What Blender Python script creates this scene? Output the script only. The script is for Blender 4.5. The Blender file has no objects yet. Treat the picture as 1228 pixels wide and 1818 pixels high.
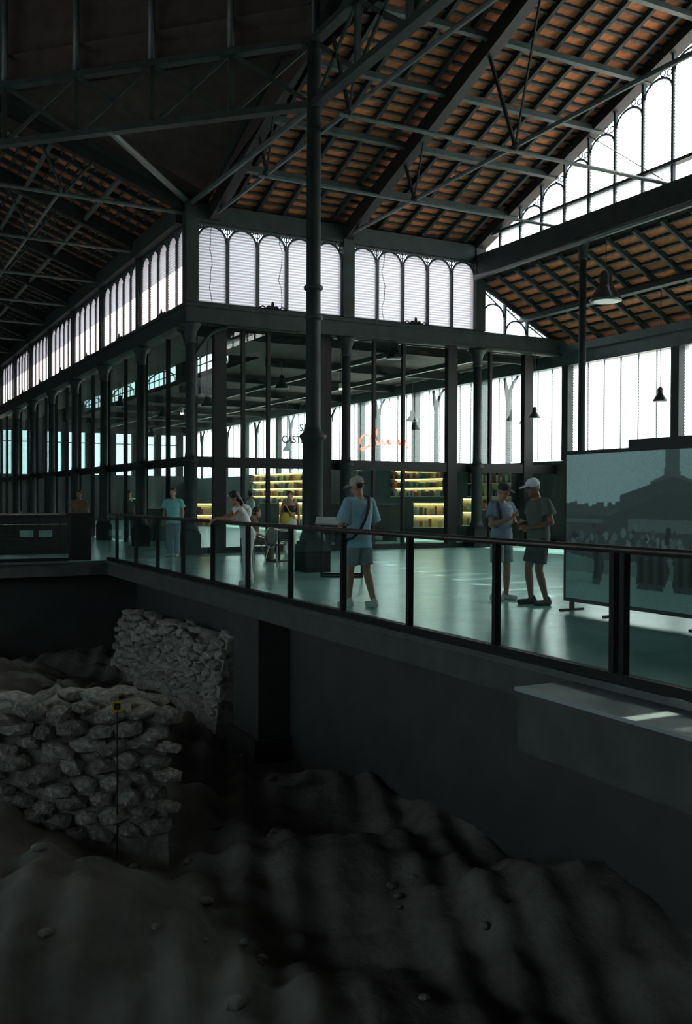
import bpy, bmesh, math, random
from mathutils import Matrix, Vector, noise
random.seed(7)
R = math.radians
SC = bpy.context.scene
COL = SC.collection

# ------------------------------------------------------------------ camera
FPX, YAW, PIT, ROLL, EYE = 1704.7, R(27.774), R(0.845), R(0.24), 1.5
_fw = Vector((math.sin(YAW)*math.cos(PIT), math.cos(YAW)*math.cos(PIT), -math.sin(PIT)))
_r0 = Vector((math.cos(YAW), -math.sin(YAW), 0)); _u0 = _r0.cross(_fw)
_rt = _r0*math.cos(ROLL) + _u0*math.sin(ROLL); _up = -_r0*math.sin(ROLL) + _u0*math.cos(ROLL)
cam_d = bpy.data.cameras.new('camera'); cam = bpy.data.objects.new('camera', cam_d); COL.objects.link(cam)
cam_d.sensor_fit = 'VERTICAL'; cam_d.sensor_height = 36; cam_d.sensor_width = 24.3
cam_d.lens = FPX/1818*36; cam_d.clip_start = .05; cam_d.clip_end = 400
m = Matrix((_rt, _up, -_fw)).transposed().to_4x4(); m.translation = (0, 0, EYE); cam.matrix_world = m
SC.camera = cam
def in_frame(p, pad=20):
    v = Vector(p) - Vector((0, 0, EYE)); d = v.dot(_fw)
    if d < .5: return False
    x = 614 + FPX*v.dot(_rt)/d; y = 909 - FPX*v.dot(_up)/d
    return -pad < x < 1228+pad and -pad < y < 1818+pad

# ------------------------------------------------------------------ light
w = bpy.data.worlds.new('sky'); SC.world = w; w.use_nodes = True
bg = w.node_tree.nodes['Background']; bg.inputs[0].default_value = (.76, .94, 1.0, 1); bg.inputs[1].default_value = 3.2
sd = bpy.data.lights.new('sun', 'SUN'); sun = bpy.data.objects.new('sun', sd); COL.objects.link(sun)
sd.energy = 26.0; sd.angle = R(.6); sd.color = (1, .93, .8)
SUN_DIR = Vector((1, .12, 1.65)).normalized()
sun.rotation_euler = SUN_DIR.to_track_quat('Z', 'Y').to_euler(); sun.location = (30, 10, 40)
SC.view_settings.view_transform = 'Standard'; SC.view_settings.look = 'None'
SC.view_settings.gamma = 1; SC.view_settings.use_curve_mapping = False
SC.view_settings.exposure = 0.0
cy = SC.cycles
cy.max_bounces = 10; cy.diffuse_bounces = 5; cy.glossy_bounces = 4; cy.transmission_bounces = 6; cy.transparent_max_bounces = 16
cy.caustics_reflective = False; cy.caustics_refractive = False; cy.sample_clamp_indirect = 6
cy.use_denoising = True

# ------------------------------------------------------------------ materials
MATS = {}
def mat(name, col, rough=.6, metal=0, var=.25, scale=6, bump=0, bscale=20, rand=0, spec=.5, emit=None, estr=0):
    M = bpy.data.materials.new(name); M.use_nodes = True; nt = M.node_tree; N = nt.nodes; L = nt.links
    b = N['Principled BSDF']; b.inputs['Roughness'].default_value = rough; b.inputs['Metallic'].default_value = metal
    b.inputs['Specular IOR Level'].default_value = spec
    tc = N.new('ShaderNodeTexCoord'); nz = N.new('ShaderNodeTexNoise'); nz.inputs['Scale'].default_value = scale; nz.inputs['Detail'].default_value = 5
    L.new(tc.outputs['Object'], nz.inputs['Vector'])
    rp = N.new('ShaderNodeValToRGB'); rp.color_ramp.elements[0].position = .3; rp.color_ramp.elements[1].position = .7
    rp.color_ramp.elements[0].color = (*[c*(1-var) for c in col], 1); rp.color_ramp.elements[1].color = (*[min(1, c*(1+var)) for c in col], 1)
    L.new(nz.outputs['Fac'], rp.inputs[0]); out = rp.outputs[0]
    if rand:
        oi = N.new('ShaderNodeObjectInfo'); hs = N.new('ShaderNodeHueSaturation'); mr = N.new('ShaderNodeMapRange')
        mr.inputs['To Min'].default_value = 1-rand; mr.inputs['To Max'].default_value = 1+rand
        L.new(oi.outputs['Random'], mr.inputs['Value']); L.new(mr.outputs[0], hs.inputs['Value']); L.new(out, hs.inputs['Color']); out = hs.outputs[0]
    L.new(out, b.inputs['Base Color'])
    if bump:
        n2 = N.new('ShaderNodeTexNoise'); n2.inputs['Scale'].default_value = bscale; n2.inputs['Detail'].default_value = 6; L.new(tc.outputs['Object'], n2.inputs['Vector'])
        bp = N.new('ShaderNodeBump'); bp.inputs['Strength'].default_value = bump; bp.inputs['Distance'].default_value = .03
        L.new(n2.outputs['Fac'], bp.inputs['Height']); L.new(bp.outputs[0], b.inputs['Normal'])
    if emit:
        b.inputs['Emission Color'].default_value = (*emit, 1); b.inputs['Emission Strength'].default_value = estr
    MATS[name] = M; return M
def glass(name, tint, ior=1.5, rough=.0):
    M = bpy.data.materials.new(name); M.use_nodes = True; nt = M.node_tree; N = nt.nodes; L = nt.links
    N.remove(N['Principled BSDF']); o = N['Material Output']
    t = N.new('ShaderNodeBsdfTransparent'); t.inputs[0].default_value = (*tint, 1)
    g = N.new('ShaderNodeBsdfGlossy'); g.inputs['Roughness'].default_value = rough
    lw = N.new('ShaderNodeLayerWeight'); lw.inputs[0].default_value = .5
    pw_ = N.new('ShaderNodeMath'); pw_.operation = 'POWER'; pw_.inputs[1].default_value = 5; L.new(lw.outputs['Facing'], pw_.inputs[0])
    f0 = ((ior-1)/(ior+1))**2
    f = N.new('ShaderNodeMath'); f.operation = 'MULTIPLY_ADD'; f.inputs[1].default_value = 1-f0; f.inputs[2].default_value = f0; L.new(pw_.outputs[0], f.inputs[0])
    x = N.new('ShaderNodeMixShader'); L.new(f.outputs[0], x.inputs[0]); L.new(t.outputs[0], x.inputs[1]); L.new(g.outputs[0], x.inputs[2]); L.new(x.outputs[0], o.inputs[0])
    MATS[name] = M
def slatmat(name, col, tr):
    M = bpy.data.materials.new(name); M.use_nodes = True; nt = M.node_tree; N = nt.nodes; L = nt.links
    N.remove(N['Principled BSDF']); o = N['Material Output']
    t = N.new('ShaderNodeBsdfTransparent'); t.inputs[0].default_value = (.9, .93, .95, 1)
    s = N.new('ShaderNodeBsdfTranslucent'); d = N.new('ShaderNodeBsdfDiffuse')
    nz = N.new('ShaderNodeTexNoise'); nz.inputs['Scale'].default_value = .8; tc = N.new('ShaderNodeTexCoord'); L.new(tc.outputs['Object'], nz.inputs['Vector'])
    rp = N.new('ShaderNodeValToRGB'); rp.color_ramp.elements[0].color = (*[c*.93 for c in col], 1); rp.color_ramp.elements[1].color = (*col, 1)
    L.new(nz.outputs['Fac'], rp.inputs[0]); L.new(rp.outputs[0], s.inputs[0]); L.new(rp.outputs[0], d.inputs[0])
    x1 = N.new('ShaderNodeMixShader'); x1.inputs[0].default_value = .12; L.new(s.outputs[0], x1.inputs[1]); L.new(d.outputs[0], x1.inputs[2])
    x = N.new('ShaderNodeMixShader'); x.inputs[0].default_value = tr; L.new(x1.outputs[0], x.inputs[1]); L.new(t.outputs[0], x.inputs[2]); L.new(x.outputs[0], o.inputs[0])
    MATS[name] = M
def vcolmat(name, rough=.6):
    M = bpy.data.materials.new(name); M.use_nodes = True; nt = M.node_tree; N = nt.nodes
    a = N.new('ShaderNodeVertexColor'); a.layer_name = 'Col'; b = N['Principled BSDF']; b.inputs['Roughness'].default_value = rough
    nt.links.new(a.outputs[0], b.inputs['Base Color']); MATS[name] = M
mat('iron', (.024, .035, .034), .55, 0, .25, 3, .15, 30, spec=.25)
mat('iron_dark', (.016, .020, .020), .6, 0, .3, 4, spec=.2)
mat('iron_light', (.055, .078, .075), .4, 0, .2, 5)
mat('frame_blue', (.035, .05, .06), .5, 0, .2, 5)
mat('tile', (.42, .14, .052), .8, 0, .3, 9, .3, 40, rand=.3)
mat('roof_board', (.045, .033, .028), .8, 0, .3, 3)
mat('batten', (.055, .052, .047), .7, 0, .3, 6)
mat('concrete', (.06, .064, .062), .75, 0, .25, 3, .2, 25)
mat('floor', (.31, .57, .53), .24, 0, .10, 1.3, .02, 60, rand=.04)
mat('floor_joint', (.06, .07, .07), .6)
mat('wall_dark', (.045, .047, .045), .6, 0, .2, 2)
mat('plaster', (.16, .17, .165), .8, 0, .2, 2)
mat('rail_wood', (.07, .06, .05), .32, .3, .2, 12)
mat('rail_steel', (.008, .010, .010), .5, 0, .2, 8, spec=.3)
mat('edge_steel', (.12, .13, .13), .4, .5, .2, 6)
mat('earth', (.14, .137, .12), .95, 0, .4, 1.7, .7, 9)
mat('stone', (.33, .315, .28), .95, 0, .45, 7, 1.0, 18, rand=.3)
mat('pebble', (.18, .175, .155), .95, 0, .4, 7, .6, 20)
mat('plinth_top', (.30, .36, .36), .45, 0, .15, 3)
mat('yellow', (.62, .43, .02), .5)
mat('black', (.012, .013, .013), .5)
mat('white_paint', (.75, .77, .75), .5)
mat('lamp_in', (.22, .31, .31), .5)
mat('lamp_out', (.06, .07, .072), .3, .6)
mat('shelf_wood', (.72, .64, .38), .6, 0, .1, 6)
mat('shelf_dark', (.03, .032, .03), .6)
mat('led', (1, .86, .5), .5, emit=(1, .84, .42), estr=5.5)
mat('bulb', (1, .95, .8), .5, emit=(1, .88, .62), estr=60)
mat('neon', (1, .12, .06), .5, emit=(1, .10, .045), estr=3.2)
mat('lettering', (.10, .16, .17), .5)
mat('facade', (.40, .40, .37), .9, 0, .2, 1)
mat('facade_glass', (.08, .1, .11), .2)
mat('leaf', (.07, .13, .04), .8, 0, .5, 4, 1, 6)
mat('ground_out', (.35, .34, .32), .9)
mat('skin', (.40, .22, .15), .55, 0, .12, 8)
mat('skin_dark', (.26, .14, .09), .55, 0, .12, 8)
mat('hair', (.018, .013, .010), .5, 0, .3, 30)
mat('hair_grey', (.22, .21, .20), .6, 0, .3, 30)
mat('shirt_blue', (.27, .47, .55), .85, 0, .1, 12, .25, 40)
mat('shirt_slate', (.20, .27, .36), .85, 0, .1, 12, .25, 40)
mat('shirt_olive', (.10, .14, .115), .85, 0, .1, 12, .25, 40)
mat('shirt_teal', (.16, .46, .45), .85, 0, .1, 12)
mat('shorts_grey', (.27, .32, .33), .85, 0, .1, 12, .25, 40)
mat('shorts_dark', (.075, .085, .085), .85, 0, .1, 12, .25, 40)
mat('white_cloth', (.80, .80, .78), .85, 0, .05, 12, .25, 30)
mat('cap_beige', (.50, .47, .40), .85, 0, .1, 20)
mat('cap_white', (.80, .82, .85), .85, 0, .05, 20)
mat('cap_dark', (.04, .045, .05), .85, 0, .1, 20)
mat('shoe_white', (.55, .60, .58), .7, 0, .15, 20)
mat('shoe_dark', (.06, .065, .065), .7, 0, .15, 20)
mat('strap', (.02, .022, .024), .7)
mat('denim', (.22, .30, .36), .85, 0, .15, 12)
mat('mustard', (.55, .40, .06), .85, 0, .1, 12)
mat('brown_cloth', (.16, .09, .06), .85, 0, .15, 12)
mat('silver_bag', (.62, .70, .72), .45, .2, .1, 10)
mat('red', (.6, .05, .04), .5)
mat('chair_steel', (.40, .44, .44), .3, .7)
for i, c in enumerate([(.45, .10, .05), (.10, .12, .16), (.50, .42, .25), (.08, .18, .16), (.42, .45, .42), (.20, .06, .10)]):
    mat('book_%d' % i, c, .6)
glass('glass', (.90, .965, .95)); glass('glass_wall', (.86, .95, .935), 1.6)
slatmat('slat', (.76, .67, .69), .12); slatmat('slat_clear', (.92, .94, .96), .5); slatmat('slat_gable', (.80, .82, .84), .02)
vcolmat('print', .55)

# ------------------------------------------------------------------ mesh helpers
class MB:
    def __init__(s): s.v = []; s.f = []; s.c = None
    def quad(s, *p):
        i = len(s.v); s.v += [tuple(q) for q in p]; s.f.append(tuple(range(i, i+len(p)))); return s
    def box(s, x0, x1, y0, y1, z0, z1):
        i = len(s.v); s.v += [(x, y, z) for z in (z0, z1) for y in (y0, y1) for x in (x0, x1)]
        s.f += [tuple(i+k for k in q) for q in ((0, 2, 3, 1), (4, 5, 7, 6), (0, 1, 5, 4), (2, 6, 7, 3), (0, 4, 6, 2), (1, 3, 7, 5))]; return s
    def beam(s, a, b, w, h, up=(0, 0, 1)):
        a, b = Vector(a), Vector(b); d = (b-a).normalized(); up = Vector(up)
        if abs(d.dot(up)) > .99: up = Vector((1, 0, 0))
        x = d.cross(up).normalized(); y = x.cross(d); i = len(s.v)
        for p in (a, b):
            for sx, sy in ((-1, -1), (1, -1), (1, 1), (-1, 1)): s.v.append(tuple(p + x*sx*w/2 + y*sy*h/2))
        s.f += [tuple(i+k for k in q) for q in ((0, 1, 2, 3), (7, 6, 5, 4), (0, 4, 5, 1), (1, 5, 6, 2), (2, 6, 7, 3), (3, 7, 4, 0))]; return s
    def path(s, pts, r, n=6):
        pts = [Vector(p) for p in pts]; i0 = len(s.v); m_ = len(pts); last = None
        for k, p in enumerate(pts):
            d = (pts[min(k+1, m_-1)] - pts[max(k-1, 0)]).normalized()
            x = d.cross(Vector((0, 0, 1)) if abs(d.z) < .95 else Vector((0, 1, 0))).normalized()
            if last is not None:
                x2 = last - d*last.dot(d)
                if x2.length > 1e-4: x = x2.normalized()
            last = x; y = d.cross(x); rr = r[k] if isinstance(r, (list, tuple)) else r
            for j in range(n):
                a = 2*math.pi*j/n; s.v.append(tuple(p + (x*math.cos(a) + y*math.sin(a))*rr))
        for k in range(m_-1):
            for j in range(n):
                a, b = i0+k*n+j, i0+k*n+(j+1) % n; s.f.append((a, b, b+n, a+n))
        s.f.append(tuple(i0+j for j in reversed(range(n)))); s.f.append(tuple(i0+(m_-1)*n+j for j in range(n))); return s
    def lathe(s, prof, cx=0, cy=0, n=16, closed=True):
        i0 = len(s.v)
        for r, z in prof:
            for j in range(n): a = 2*math.pi*j/n; s.v.append((cx+r*math.cos(a), cy+r*math.sin(a), z))
        for k in range(len(prof)-1):
            for j in range(n): a, b = i0+k*n+j, i0+k*n+(j+1) % n; s.f.append((a, b, b+n, a+n))
        if closed:
            s.f.append(tuple(i0+j for j in reversed(range(n)))); s.f.append(tuple(i0+(len(prof)-1)*n+j for j in range(n)))
        return s
    def limb(s, a, b, r0, r1, n=10):
        a, b = Vector(a), Vector(b); d = b-a; L = d.length; d = d.normalized() if L > 1e-6 else Vector((0, 0, 1)); pts = []; rs = []
        for t in (-1, -.85, -.5): pts.append(a + d*r0*t); rs.append(max(.0008, r0*math.sqrt(max(0, 1-t*t))))
        pts.append(a); rs.append(r0); pts.append(b + d*.0001); rs.append(r1)
        for t in (.5, .85, 1): pts.append(b + d*r1*t); rs.append(max(.0008, r1*math.sqrt(max(0, 1-t*t))))
        return s.path(pts, rs, n)
    def ellip(s, c, rx, ry, rz, n=14, M=None):
        i0 = len(s.v); c = Vector(c); m_ = 9
        for k in range(1, m_):
            t = math.pi*k/m_
            for j in range(n):
                a = 2*math.pi*j/n; p = Vector((rx*math.sin(t)*math.cos(a), ry*math.sin(t)*math.sin(a), rz*math.cos(t)))
                if M: p = M @ p
                s.v.append(tuple(c+p))
        for k in range(m_-2):
            for j in range(n): a, b = i0+k*n+j, i0+k*n+(j+1) % n; s.f.append((b, a, a+n, b+n))
        s.f.append(tuple(i0+j for j in range(n))); s.f.append(tuple(i0+(m_-2)*n+j for j in reversed(range(n)))); return s
    def loft(s, secs, n=18):
        i0 = len(s.v)
        for c, rx, ry, yaw in secs:
            for j in range(n):
                a = 2*math.pi*j/n; x, y = rx*math.cos(a), ry*math.sin(a)
                s.v.append((c[0]+x*math.cos(yaw)-y*math.sin(yaw), c[1]+x*math.sin(yaw)+y*math.cos(yaw), c[2]))
        for k in range(len(secs)-1):
            for j in range(n): a, b = i0+k*n+j, i0+k*n+(j+1) % n; s.f.append((a, b, b+n, a+n))
        s.f.append(tuple(i0+j for j in reversed(range(n)))); s.f.append(tuple(i0+(len(secs)-1)*n+j for j in range(n))); return s
    def mesh(s, name, m_, smooth=False):
        me = bpy.data.meshes.new(name); me.from_pydata(s.v, [], s.f); me.materials.append(MATS[m_]); me.update()
        if smooth: me.polygons.foreach_set('use_smooth', [True]*len(me.polygons))
        return me
    def obj(s, name, m_, parent=None, smooth=False, **props):
        o = bpy.data.objects.new(name, s.mesh(name, m_, smooth)); COL.objects.link(o)
        if parent: o.parent = parent
        for k, v in props.items(): o[k] = v
        return o
def tag(o, label=None, cat=None, group=None, kind=None):
    if label: o['label'] = label
    if cat: o['category'] = cat
    if group: o['group'] = group
    if kind: o['kind'] = kind
    return o
def empty(name, loc=(0, 0, 0), rz=0, **p):
    o = bpy.data.objects.new(name, None); COL.objects.link(o); o.location = loc; o.rotation_euler = (0, 0, rz); o.empty_display_size = .2
    tag(o, **p); return o
KIDS = {}
def inst(name, me, parent, loc=(0, 0, 0), rot=(0, 0, 0), scale=None):
    o = bpy.data.objects.new(name, me); COL.objects.link(o); o.parent = parent; o.location = loc; o.rotation_euler = rot
    if scale: o.scale = scale
    return o
def copy_tree(o, children_of, parent=None):
    c = o.copy(); COL.objects.link(c)
    if parent: c.parent = parent
    for ch in children_of.get(o.name, []): copy_tree(ch, children_of, c)
    return c
def kids_map():
    d = {}
    for o in bpy.data.objects:
        if o.parent: d.setdefault(o.parent.name, []).append(o)
    return d
def struct(o, label=None, cat=None):
    o['kind'] = 'structure'
    if label: o['label'] = label
    if cat: o['category'] = cat
    return o

# key dimensions (metres)
CX, CYY = 8.1, 24.13            # clerestory corner
BAY = 4.6
SILL, TOP = 6.58, 8.66
GX = CX + 2*BAY - .08           # gable plane
EX = 20.6                       # outer wall plane
EY = 62.0                       # far end wall
RX = 5.64                       # railing plane
PY = 22.9                       # pit edge, far side
OC = (-2.6, 13.0); OH = 11.1; OV = OH*math.tan(R(22.5))
AX, AY = OC[0]+OH, OC[1]+OV     # column beside the crossing
SL = .37
def nave_z(y): return 9.35 + SL*(24.13 - abs(y-13.0) - 13.0)

# ================================================================== STRUCTURE
# ---- deck floor with panels, pit
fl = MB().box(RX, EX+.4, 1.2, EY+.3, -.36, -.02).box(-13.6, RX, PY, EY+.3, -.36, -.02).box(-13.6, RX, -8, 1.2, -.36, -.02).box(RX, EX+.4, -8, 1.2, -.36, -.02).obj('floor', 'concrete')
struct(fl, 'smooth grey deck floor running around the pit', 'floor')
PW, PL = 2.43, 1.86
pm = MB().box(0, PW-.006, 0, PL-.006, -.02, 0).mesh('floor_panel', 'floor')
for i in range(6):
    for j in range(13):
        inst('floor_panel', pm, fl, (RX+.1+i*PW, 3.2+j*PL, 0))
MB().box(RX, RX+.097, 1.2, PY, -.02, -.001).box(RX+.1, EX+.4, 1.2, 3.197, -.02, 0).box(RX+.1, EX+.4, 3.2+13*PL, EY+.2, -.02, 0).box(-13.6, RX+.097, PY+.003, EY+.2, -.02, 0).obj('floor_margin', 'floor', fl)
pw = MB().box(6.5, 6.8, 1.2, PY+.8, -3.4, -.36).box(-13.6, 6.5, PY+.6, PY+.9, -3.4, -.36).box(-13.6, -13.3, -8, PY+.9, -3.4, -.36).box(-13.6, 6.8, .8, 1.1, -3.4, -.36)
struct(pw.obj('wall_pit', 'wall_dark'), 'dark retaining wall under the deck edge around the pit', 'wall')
# ---- earth of the excavation
def ground_z(x, y):
    z = -2.35 + .35*math.sin(x*.55+.6)*math.cos(y*.42) + .14*math.sin(x*1.9+y*1.3) + .09*math.sin(y*2.7-x*.8)
    z += 1.0*math.exp(-((x-.9)/2.5)**2)*(1/(1+math.exp(-(y-6.6)*1.2)))
    z -= .15/(1+math.exp(-(x-4.2)*2))
    return z + .05*math.sin(7.3*x+2*y)*math.sin(6.1*y-3*x) + .03*math.sin(13*x-5*y)
gm = MB(); nx, ny = 200, 280
for j in range(ny+1):
    for i in range(nx+1):
        x, y = -9+15.6*i/nx, 1.0+22.6*j/ny; gm.v.append((x, y, ground_z(x, y)+.07*noise.fractal((x*1.3, y*3.2, 0), .9, 2.1, 5)))
for j in range(ny):
    for i in range(nx): a = j*(nx+1)+i; gm.f.append((a, a+1, a+nx+2, a+nx+1))
gnd = gm.obj('ground', 'earth', None, True); struct(gnd, 'uneven bare earth floor of the excavated pit', 'ground')

# ---- clerestory window bay (local: x along wall, y outward, z up)
def slat_quads(mb, u0, u1, z, h=.072, t=.05, th=0):
    mb.quad((u0, -t/2, z+h/2), (u1, -t/2, z+h/2), (u1, t/2, z-h/2), (u0, t/2, z-h/2))
def louvre(u0, u1, z0, z1, arch=True, pitch=.075):
    mb = MB(); c = (u0+u1)/2; r = (u1-u0)/2; zs = z1-r; n = int((z1-z0)/pitch)
    for k in range(n):
        z = z0 + pitch*(k+.5); hw = r if (not arch or z < zs) else math.sqrt(max(0, r*r-(z-zs)**2))
        if hw > .06: slat_quads(mb, c-hw, c+hw, z, pitch*1.36, pitch*.55)
    return mb
def arc_pts(c, r, zs, n=12, a0=0, a1=math.pi):
    return [(c+r*math.cos(a0+(a1-a0)*k/n), 0, zs+r*math.sin(a0+(a1-a0)*k/n)) for k in range(n+1)]
def ring(mb, c, z, r, t=.018, n=10):
    mb.path([(c+r*math.cos(2*math.pi*k/n), 0, z+r*math.sin(2*math.pi*k/n)) for k in range(n+1)], t, 4)
def window_bay(name, z0, z1, W=BAY, NL=5, edge=.16):
    e = empty(name); lw = (W-2*edge)/NL; r = lw/2-.035; zs = z1-.04-r
    for k in range(NL+1):
        u = edge+k*lw; MB().box(u-.042, u+.042, -.06, .06, z0, zs+.12).obj('mullion', 'frame_blue', e)
    for k in range(NL):
        c = edge+(k+.5)*lw
        MB().path(arc_pts(c, r+.01, zs), .034, 5).obj('arch', 'frame_blue', e)
        louvre(c-r, c+r, z0, zs+r).obj('louvre', 'slat', e, kind='stuff')
    for k in range(NL+1):
        u = edge+k*lw; t = MB(); ring(t, u, z1-.12, .07)
        if k > 0: ring(t, u-.15, z1-.055, .045)
        if k < NL: ring(t, u+.15, z1-.055, .045)
        t.beam((u, 0, zs+.1), (u, 0, z1), .03, .03); t.obj('tracery', 'frame_blue', e)
    MB().box(edge, W-edge, -.05, .05, z0-.02, z0+.05).obj('sill', 'iron', e)
    MB().box(edge, W-edge, -.04, .04, z1-.03, z1+.02).obj('head', 'frame_blue', e)
    u = W/2; c = MB(); c.ellip((u, -.07, z0+.12), .05, .03, .12, 8).ellip((u-.11, -.07, z0+.07), .08, .03, .05, 8).ellip((u+.11, -.07, z0+.07), .08, .03, .05, 8)
    c.path([(u+.42*q, -.07, z0+.06+.04*math.cos(q*9)) for q in (-1, -.7, -.4, 0, .4, .7, 1)], .02, 5); c.obj('crest', 'iron_dark', e)
    return e
WN = [0]
def wname(): WN[0] += 1; return 'window_%d' % WN[0]
w1 = window_bay(wname(), SILL, TOP)
struct(w1, 'first five-arched louvre window right of the clerestory corner', 'window'); w1.location = (CX, CYY, 0)
_k = kids_map()
def place(loc, rz, label):
    o = copy_tree(w1, _k); o.name = wname(); o.location = loc; o.rotation_euler = (0, 0, rz); struct(o, label, 'window'); return o
place((CX+BAY-.04, CYY, 0), 0, 'second five-arched louvre window right of the clerestory corner, next to the gable')
ordn = ['first', 'second', 'third', 'fourth', 'fifth', 'sixth', 'seventh', 'eighth']
for k in range(8):
    place((CX, CYY+BAY*1.01*(k+1), 0), R(-90), ordn[k]+' five-arched sunlit louvre window of the left clerestory, counted from the corner')
for k in range(6): place((-13.6, CYY+BAY*1.01*k, 0), R(90), ordn[k]+' five-arched louvre window of the wall across the left hall')
for k in range(2): place((GX-BAY*k, 1.95, 0), R(180), ordn[k]+' five-arched louvre window over the near side of the hall')

# ---- walls: beams of the clerestory (right run = wall_back, left run = wall_left)
wb = MB().box(CX-.16, GX+.1, CYY-.16, CYY+.16, 6.05, SILL-.02).obj('wall_back', 'iron'); struct(wb, 'riveted iron beam wall under and over the right clerestory', 'wall')
MB().box(CX-.1, GX, CYY-.12, CYY+.3, TOP+.02, 9.16).obj('eave_beam', 'iron', wb)
MB().box(CX-.2, EX, CYY-.2, CYY-.05, SILL-.12, SILL-.02).obj('cornice', 'iron', wb)
MB().box(CX-.18, EX, CYY-.19, CYY-.05, 6.05, 6.11).obj('lower_flange', 'iron', wb)
MB().box(GX+.1, EX, CYY-.16, CYY+.16, 6.05, SILL-.02).obj('aisle_beam', 'iron', wb)
wl = MB().box(CX-.16, CX+.16, CYY+.16, EY, 6.05, SILL-.02).obj('wall_left', 'iron'); struct(wl, 'riveted iron beam wall under and over the left clerestory', 'wall')
MB().box(CX-.3, CX+.12, CYY+.31, EY, TOP+.02, 9.16).obj('eave_beam', 'iron', wl)
MB().box(CX-.2, CX-.05, CYY-.04, EY, SILL-.12, SILL-.02).obj('cornice', 'iron', wl)
for k in range(9):
    if k: MB().box(CX-.14, CX+.14, CYY+BAY*1.01*k-.14, CYY+BAY*1.01*k+.14, SILL, 9.1).obj('pier', 'iron', wl)
for x in (CX, CX+BAY, GX):
    MB().box(x-.17, x+.17, CYY-.17, CYY+.17, SILL, 9.16).obj('pier', 'iron', wb)

# ---- iron columns
def column(loc, h, label, r=.13, low=.165, zl=2.5, rings=(), cap=True):
    e = empty('iron_column', loc, label=label, cat='column', group='cast iron columns')
    pw_ = low+.06; MB().box(-pw_, pw_, -pw_, pw_, 0, .55).box(-pw_+.03, pw_-.03, -pw_+.03, pw_-.03, .55, .62).obj('pedestal', 'iron_dark', e)
    MB().lathe([(low+.05, .62), (low+.05, .70), (low+.01, .78), (low, .85), (low, zl-.14), (low+.05, zl-.1), (low+.06, zl-.03), (low+.02, zl), (low-.04, zl+.06)], 0, 0, 16).obj('lower_shaft', 'iron', e, True)
    MB().lathe([(r+.02, zl+.02), (r, zl+.2), (r*.94, h)], 0, 0, 16).obj('shaft', 'iron', e, True)
    for z in rings: MB().lathe([(r, z-.06), (r+.045, z-.03), (r+.045, z+.03), (r, z+.06)], 0, 0, 16).obj('collar', 'iron', e, True)
    if cap: MB().lathe([(r, h-.55), (r+.03, h-.5), (r+.01, h-.42), (r+.05, h-.2), (r+.13, h-.08), (r+.14, h)], 0, 0, 16).obj('capital', 'iron', e, True)
    return e
column((AX, AY, 0), 10.7, 'tall slender iron column in front of the bookshop, cut by the picture top', .15, .215, 2.8, (5.15, 5.75), False)
column((CX, CYY, 0), 6.05, 'iron column carrying the corner of the clerestory')
column((CX+BAY, CYY, 0), 6.05, 'iron column under the middle pier of the right clerestory')
column((GX, CYY, 0), 6.05, 'iron column under the gable end of the right clerestory')
for k in range(1, 7): column((CX, CYY+BAY*1.01*k, 0), 6.05, ordn[k-1]+' iron column of the left glazed arcade behind the corner column')
column((GX, 19.45, 0), 8.3, 'dark iron column under the great gable window beside the photo panel', .10, .13, 2.4, (), True)
# brackets fanning from the corner column
for dx, dy in ((1, 0), (0, 1)):
    b = MB(); b.path([(CX+dx*q, CYY+dy*q, 6.0-1.0*(1-q)**2) for q in (.12, .3, .5, .7, 1.0)], .05, 6)
    b.obj('trim_%d' % (1+dy), 'iron')['kind'] = 'structure'

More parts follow.
